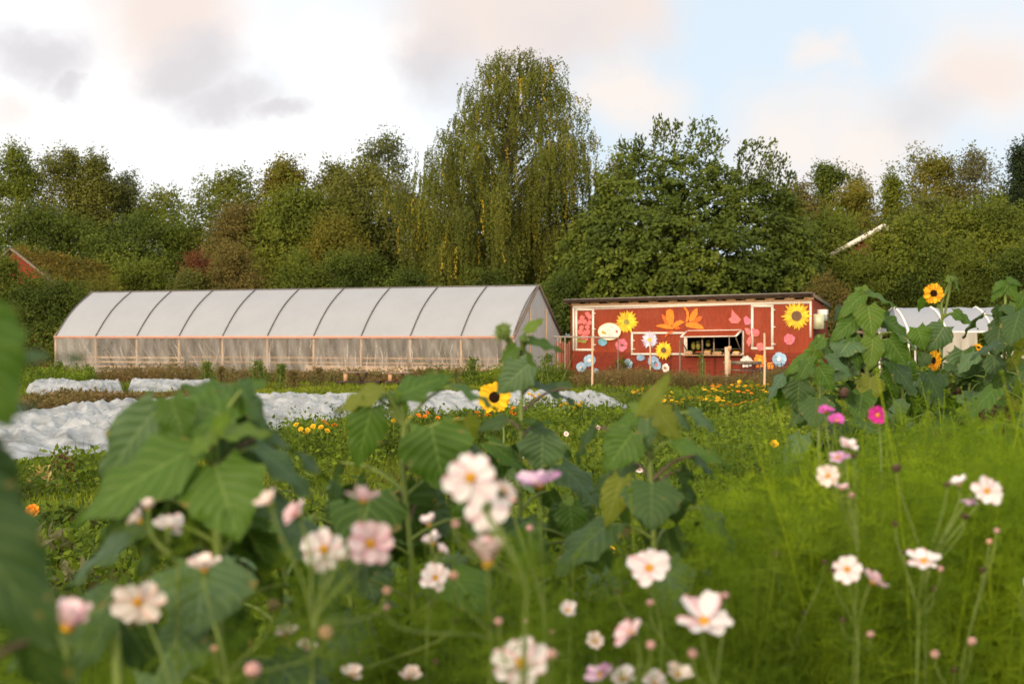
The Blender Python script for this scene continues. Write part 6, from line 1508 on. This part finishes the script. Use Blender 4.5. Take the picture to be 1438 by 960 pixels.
cosmos('cosmos bearing only seed heads between the white bloom and the pale pair', 2.9, 1110, [], [(1090, 778, 7, 's'), (1158, 789, 5, 's'), (1130, 860, 5, 's'), (1095, 910, 5, 's'), (1050, 940, 6, 's')], (1110, 930))
cosmos('cosmos with a white petal just entering at the right edge', 2.5, 1445, [(1443, 828, 34, (.6, -.6, .4), .3, 'w')], [], (1448, 900))

# ================================================================ feathery cosmos foliage
def feathers(name, label, mat, plants, seed, nun, wd=.0024, Ls=(.05, .12)):
    """cosmos plants: branching stems bearing twice-divided thready leaves"""
    rr = np.random.default_rng(seed); mb = MB(); Cs = []; Ds = []; Ln = []; Rn = []
    for (x, y, h, sp) in plants:
        if rr.random() < .22:      # a taller bare flowering stalk
            q0 = np.array([x, y, h*.3]); q1 = q0+[rr.normal()*.03, rr.normal()*.03, h*.5]; q2 = q1+[rr.normal()*.07, rr.normal()*.05, h*rr.uniform(.22, .36)]; mb.tube([q0, (q0+q1)/2, q1, (q1+q2)/2+[.01, 0, 0], q2], [.0034, .0032, .0028, .0022, .0014], 5, 1.0, False); mb.ball(q2, .006, None, 6, 5, .1)
        nb = rr.integers(6, 10); k = max(3, nun//nb); tone = rr.random()*.7
        for _ in range(nb):
            a = rr.random()*2*PI; rad = sp*rr.uniform(.15, 1); hh = h*rr.uniform(.66, 1.05)
            p0 = np.array([x, y, h*.1]); p2 = np.array([x+math.cos(a)*rad, y+math.sin(a)*rad, hh]); p1 = np.array([x+math.cos(a)*rad*.3, y+math.sin(a)*rad*.3, hh*.6])
            t = np.maximum(.2, rr.random(k)**.5)[:, None]; q = (1-t)**2*p0+2*(1-t)*t*p1+t*t*p2
            d = rr.normal(size=(k, 3))*[1, 1, .5]+[0, 0, .45]; d /= np.linalg.norm(d, axis=1, keepdims=True)
            Cs.append(q); Ds.append(d); Ln.append(rr.uniform(*Ls, k)); Rn.append(np.clip(tone+rr.random(k)*.3, 0, 1))
            if rr.random() < .6: mb.tube([p0, (p0+2*p1+p2)/4, p2], [.0026, .0018, .0009], 4, rr.uniform(.6, 1), False)
    fronds(mb, np.concatenate(Cs), rr, wd, Ls, np.concatenate(Ds), np.concatenate(Rn))
    return tag(obj(name, mb, mat), label, 'foliage', None, 'stuff')
rr = np.random.default_rng(90); pl = []
for i in range(430):      # right mass
    Y = 3.0*(7.6/3.0)**rr.random(); px = rr.uniform(930, 1520)
    top = np.interp(px, [930, 1000, 1060, 1150, 1250, 1330, 1438, 1520], [790, 720, 660, 628, 596, 590, 578, 570])
    top += (7.6-Y)*rr.uniform(0, 14)+rr.uniform(-10, 16)+(40 if Y < 3.6 else 0)+230*max(0, float(vnoise(px*.014, Y*1.4, 77))-.48)
    x, _, z = P(px, top, Y); z = min(z, 1.42)
    if z > .25: pl.append((x, Y, z, .12+.03*Y))
feathers('cosmos_foliage', 'bright feathery cosmos foliage filling the lower right of the picture', m_feather, [q for i, q in enumerate(pl) if i % 4], 91, 170, .0034)
feathers('cosmos_foliage', 'deeper green feathery cosmos clumps among the bright ones at lower right', m_feather_dim, [(x, y, h*1.03, s) for i, (x, y, h, s) in enumerate(pl) if i % 4 == 0], 94, 210, .0036)
pl = []
for i in range(330):
    Y = 2.75*(5.2/2.75)**rr.random(); px = rr.uniform(430, 1080)
    top = np.interp(px, [430, 520, 640, 760, 900, 1080], [880, 820, 790, 780, 785, 730])+rr.uniform(-10, 60)+(5.2-Y)*8
    x, _, z = P(px, top, Y)
    if z > .2: pl.append((x, Y, z, .09+.015*Y))
feathers('cosmos_foliage', 'darker feathery foliage across the bottom centre behind the pale blooms', m_feather_dim, pl, 92, 120, .0028)
pl = []
for i in range(120):
    Y = 2.4*(4.2/2.4)**rr.random(); px = rr.uniform(0, 470)
    top = 885+rr.uniform(-45, 60); x, _, z = P(px, top, Y); pl.append((x, Y, z, .09))
feathers('cosmos_foliage', 'sparse feathery foliage along the bottom left edge', m_feather_dim, pl, 93, 80)
# leafy undergrowth in the near middle, beneath the sunflowers
weedpatch('undergrowth', 'dark leafy undergrowth below the central sunflower plants', m_weed, 1100, 4.8, 9.5, 34, 330, 1010, .78, .075, .28, 52, 1.2, .13, hmin=.22)
weedpatch('undergrowth', 'tangled low leafy growth at the bottom left, in front of the grass', m_weed, 420, 4.6, 7.6, 36, -60, 420, .50, .075, .34, 44, 1.2, .12, hmin=.12)
# ================================================================ camera, sky, sun
cam = bpy.data.cameras.new('camera'); co = bpy.data.objects.new('camera', cam); COL.objects.link(co)
co.location = (0, 0, CH); co.rotation_euler = (math.radians(90), 0, 0)
cam.sensor_width = 36; cam.lens = 36*F/1438; cam.shift_y = -8/1438; cam.clip_start = .05; cam.clip_end = 2500
cam.dof.use_dof = True; cam.dof.focus_distance = 13.0; cam.dof.aperture_fstop = 4.2
SC.camera = co
SUN_EL, SUN_AZ = math.radians(11), math.radians(205)   # azimuth from +Y clockwise: behind the camera, to its left
sd = Vector((math.sin(SUN_AZ)*math.cos(SUN_EL), math.cos(SUN_AZ)*math.cos(SUN_EL), math.sin(SUN_EL)))
L = bpy.data.lights.new('sun', 'SUN'); L.energy = 2.2; L.angle = math.radians(3.0); L.color = (1, .80, .58)
lo = bpy.data.objects.new('sun', L); COL.objects.link(lo); lo.rotation_euler = sd.to_track_quat('Z', 'Y').to_euler()
w = bpy.data.worlds.new('World'); SC.world = w; w.use_nodes = True; nt = w.node_tree; nt.nodes.clear()
out = nt.nodes.new('ShaderNodeOutputWorld'); bg = N(nt, 'Background'); bg.inputs[1].default_value = .10; nt.links.new(bg.outputs[0], out.inputs[0])
sky = N(nt, 'TexSky', sky_type='NISHITA', sun_disc=False); sky.sun_elevation = SUN_EL; sky.sun_rotation = SUN_AZ
tc = N(nt, 'TexCoord'); dirv = tc.outputs['Generated']
nz = N(nt, 'TexNoise'); nz.inputs['Scale'].default_value = 7; nz.inputs['Detail'].default_value = 6; nz.inputs['Roughness'].default_value = .62
nt.links.new(dirv, nz.inputs['Vector'])
wv = N(nt, 'VectorMath', operation='SUBTRACT'); nt.links.new(nz.outputs[1], wv.inputs[0]); wv.inputs[1].default_value = (.5, .5, .5)
ws = N(nt, 'VectorMath', operation='SCALE'); nt.links.new(wv.outputs[0], ws.inputs[0]); ws.inputs[3].default_value = .10
wd_ = N(nt, 'VectorMath', operation='ADD'); nt.links.new(dirv, wd_.inputs[0]); nt.links.new(ws.outputs[0], wd_.inputs[1])
def sdir(px, py): return Vector(((px-CX)/F, 1, (HZ-py)/F)).normalized()
def blob(px, py, rpx, soft=.55, zs=1.5, amp=1.0):
    soft = min(.98, soft+.22); amp *= .92
    c = sdir(px, py); s = N(nt, 'VectorMath', operation='SUBTRACT'); nt.links.new(wd_.outputs[0], s.inputs[0]); s.inputs[1].default_value = c
    m = N(nt, 'VectorMath', operation='MULTIPLY'); nt.links.new(s.outputs[0], m.inputs[0]); m.inputs[1].default_value = (1, 1, zs)
    l = N(nt, 'VectorMath', operation='LENGTH'); nt.links.new(m.outputs[0], l.inputs[0])
    r = rpx/F; mr = N(nt, 'MapRange', interpolation_type='SMOOTHSTEP'); nt.links.new(l.outputs['Value'], mr.inputs[0])
    mr.inputs[1].default_value = r*(1-soft); mr.inputs[2].default_value = r*(1+soft); mr.inputs[3].default_value = amp; mr.inputs[4].default_value = 0
    return mr.outputs[0]
def union(lst):
    a = lst[0]
    for b in lst[1:]:
        m = N(nt, 'Math', operation='MAXIMUM'); nt.links.new(a, m.inputs[0]); nt.links.new(b, m.inputs[1]); a = m.outputs[0]
    return a
# thin high veil over the clear sky, then bright cloud, then grey and rosy cloud
col = mixc(nt, .88, sky.outputs[0], (7.5, 8.6, 9.7))
n2 = N(nt, 'TexNoise'); n2.inputs['Scale'].default_value = 2.2; n2.inputs['Detail'].default_value = 5; nt.links.new(dirv, n2.inputs['Vector'])
veil = N(nt, 'MapRange', interpolation_type='SMOOTHSTEP'); nt.links.new(n2.outputs[0], veil.inputs[0]); veil.inputs[1].default_value = .42; veil.inputs[2].default_value = .62; veil.inputs[4].default_value = .35
col = mixc(nt, veil.outputs[0], col, (9.6, 9.2, 8.9))
col = mixc(nt, union([blob(120, 180, 330, .5, 1.0), blob(480, 160, 120, .6, .7), blob(380, 250, 260, .5), blob(560, 60, 60, .6)]), col, (10.8, 10.8, 10.8))
col = mixc(nt, union([blob(1110, 205, 90, .7), blob(1215, 200, 90, .7), blob(1390, 115, 95, .6), blob(880, 150, 60), blob(1160, 95, 35)]), col, (9.3, 8.4, 7.8))
col = mixc(nt, union([blob(720, 25, 165, .3, 1.7), blob(640, 60, 90, .4), blob(860, 40, 90, .4), blob(230, 15, 110, .5), blob(1390, 110, 55, .7, amp=.7), blob(10, 170, 40, .6, amp=.7)]), col, (8.7, 7.5, 6.9))
col = mixc(nt, union([blob(40, 80, 62, .5), blob(90, 115, 30, .5), blob(280, 90, 62, .5), blob(330, 135, 60, .5), blob(390, 165, 36, .5), blob(600, 110, 55, .7, 1), blob(1300, 160, 50, .7, amp=.7), blob(790, 60, 60, .6, amp=.4)]), col, (7.0, 6.75, 6.95))
# unseen glow round the sun, added behind the camera to brighten the foliage
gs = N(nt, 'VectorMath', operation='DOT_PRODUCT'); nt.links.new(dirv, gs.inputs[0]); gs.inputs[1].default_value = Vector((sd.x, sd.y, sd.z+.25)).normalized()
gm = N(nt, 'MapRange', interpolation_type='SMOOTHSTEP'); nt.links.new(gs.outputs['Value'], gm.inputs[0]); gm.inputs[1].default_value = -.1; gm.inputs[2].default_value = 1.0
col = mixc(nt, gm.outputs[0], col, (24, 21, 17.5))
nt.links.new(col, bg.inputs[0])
vs = SC.view_settings; vs.view_transform = 'Standard'; vs.look = 'None'; vs.exposure = .12; vs.gamma = 1; vs.use_curve_mapping = False
SC.cycles.max_bounces = 6; SC.cycles.transparent_max_bounces = 12; SC.cycles.transmission_bounces = 4; SC.cycles.diffuse_bounces = 3; SC.cycles.glossy_bounces = 2
SC.cycles.use_denoising = True
SC.cycles.caustics_reflective = False; SC.cycles.caustics_refractive = False
for o in list(bpy.data.objects):
    if '_o' in o: del o['_o']
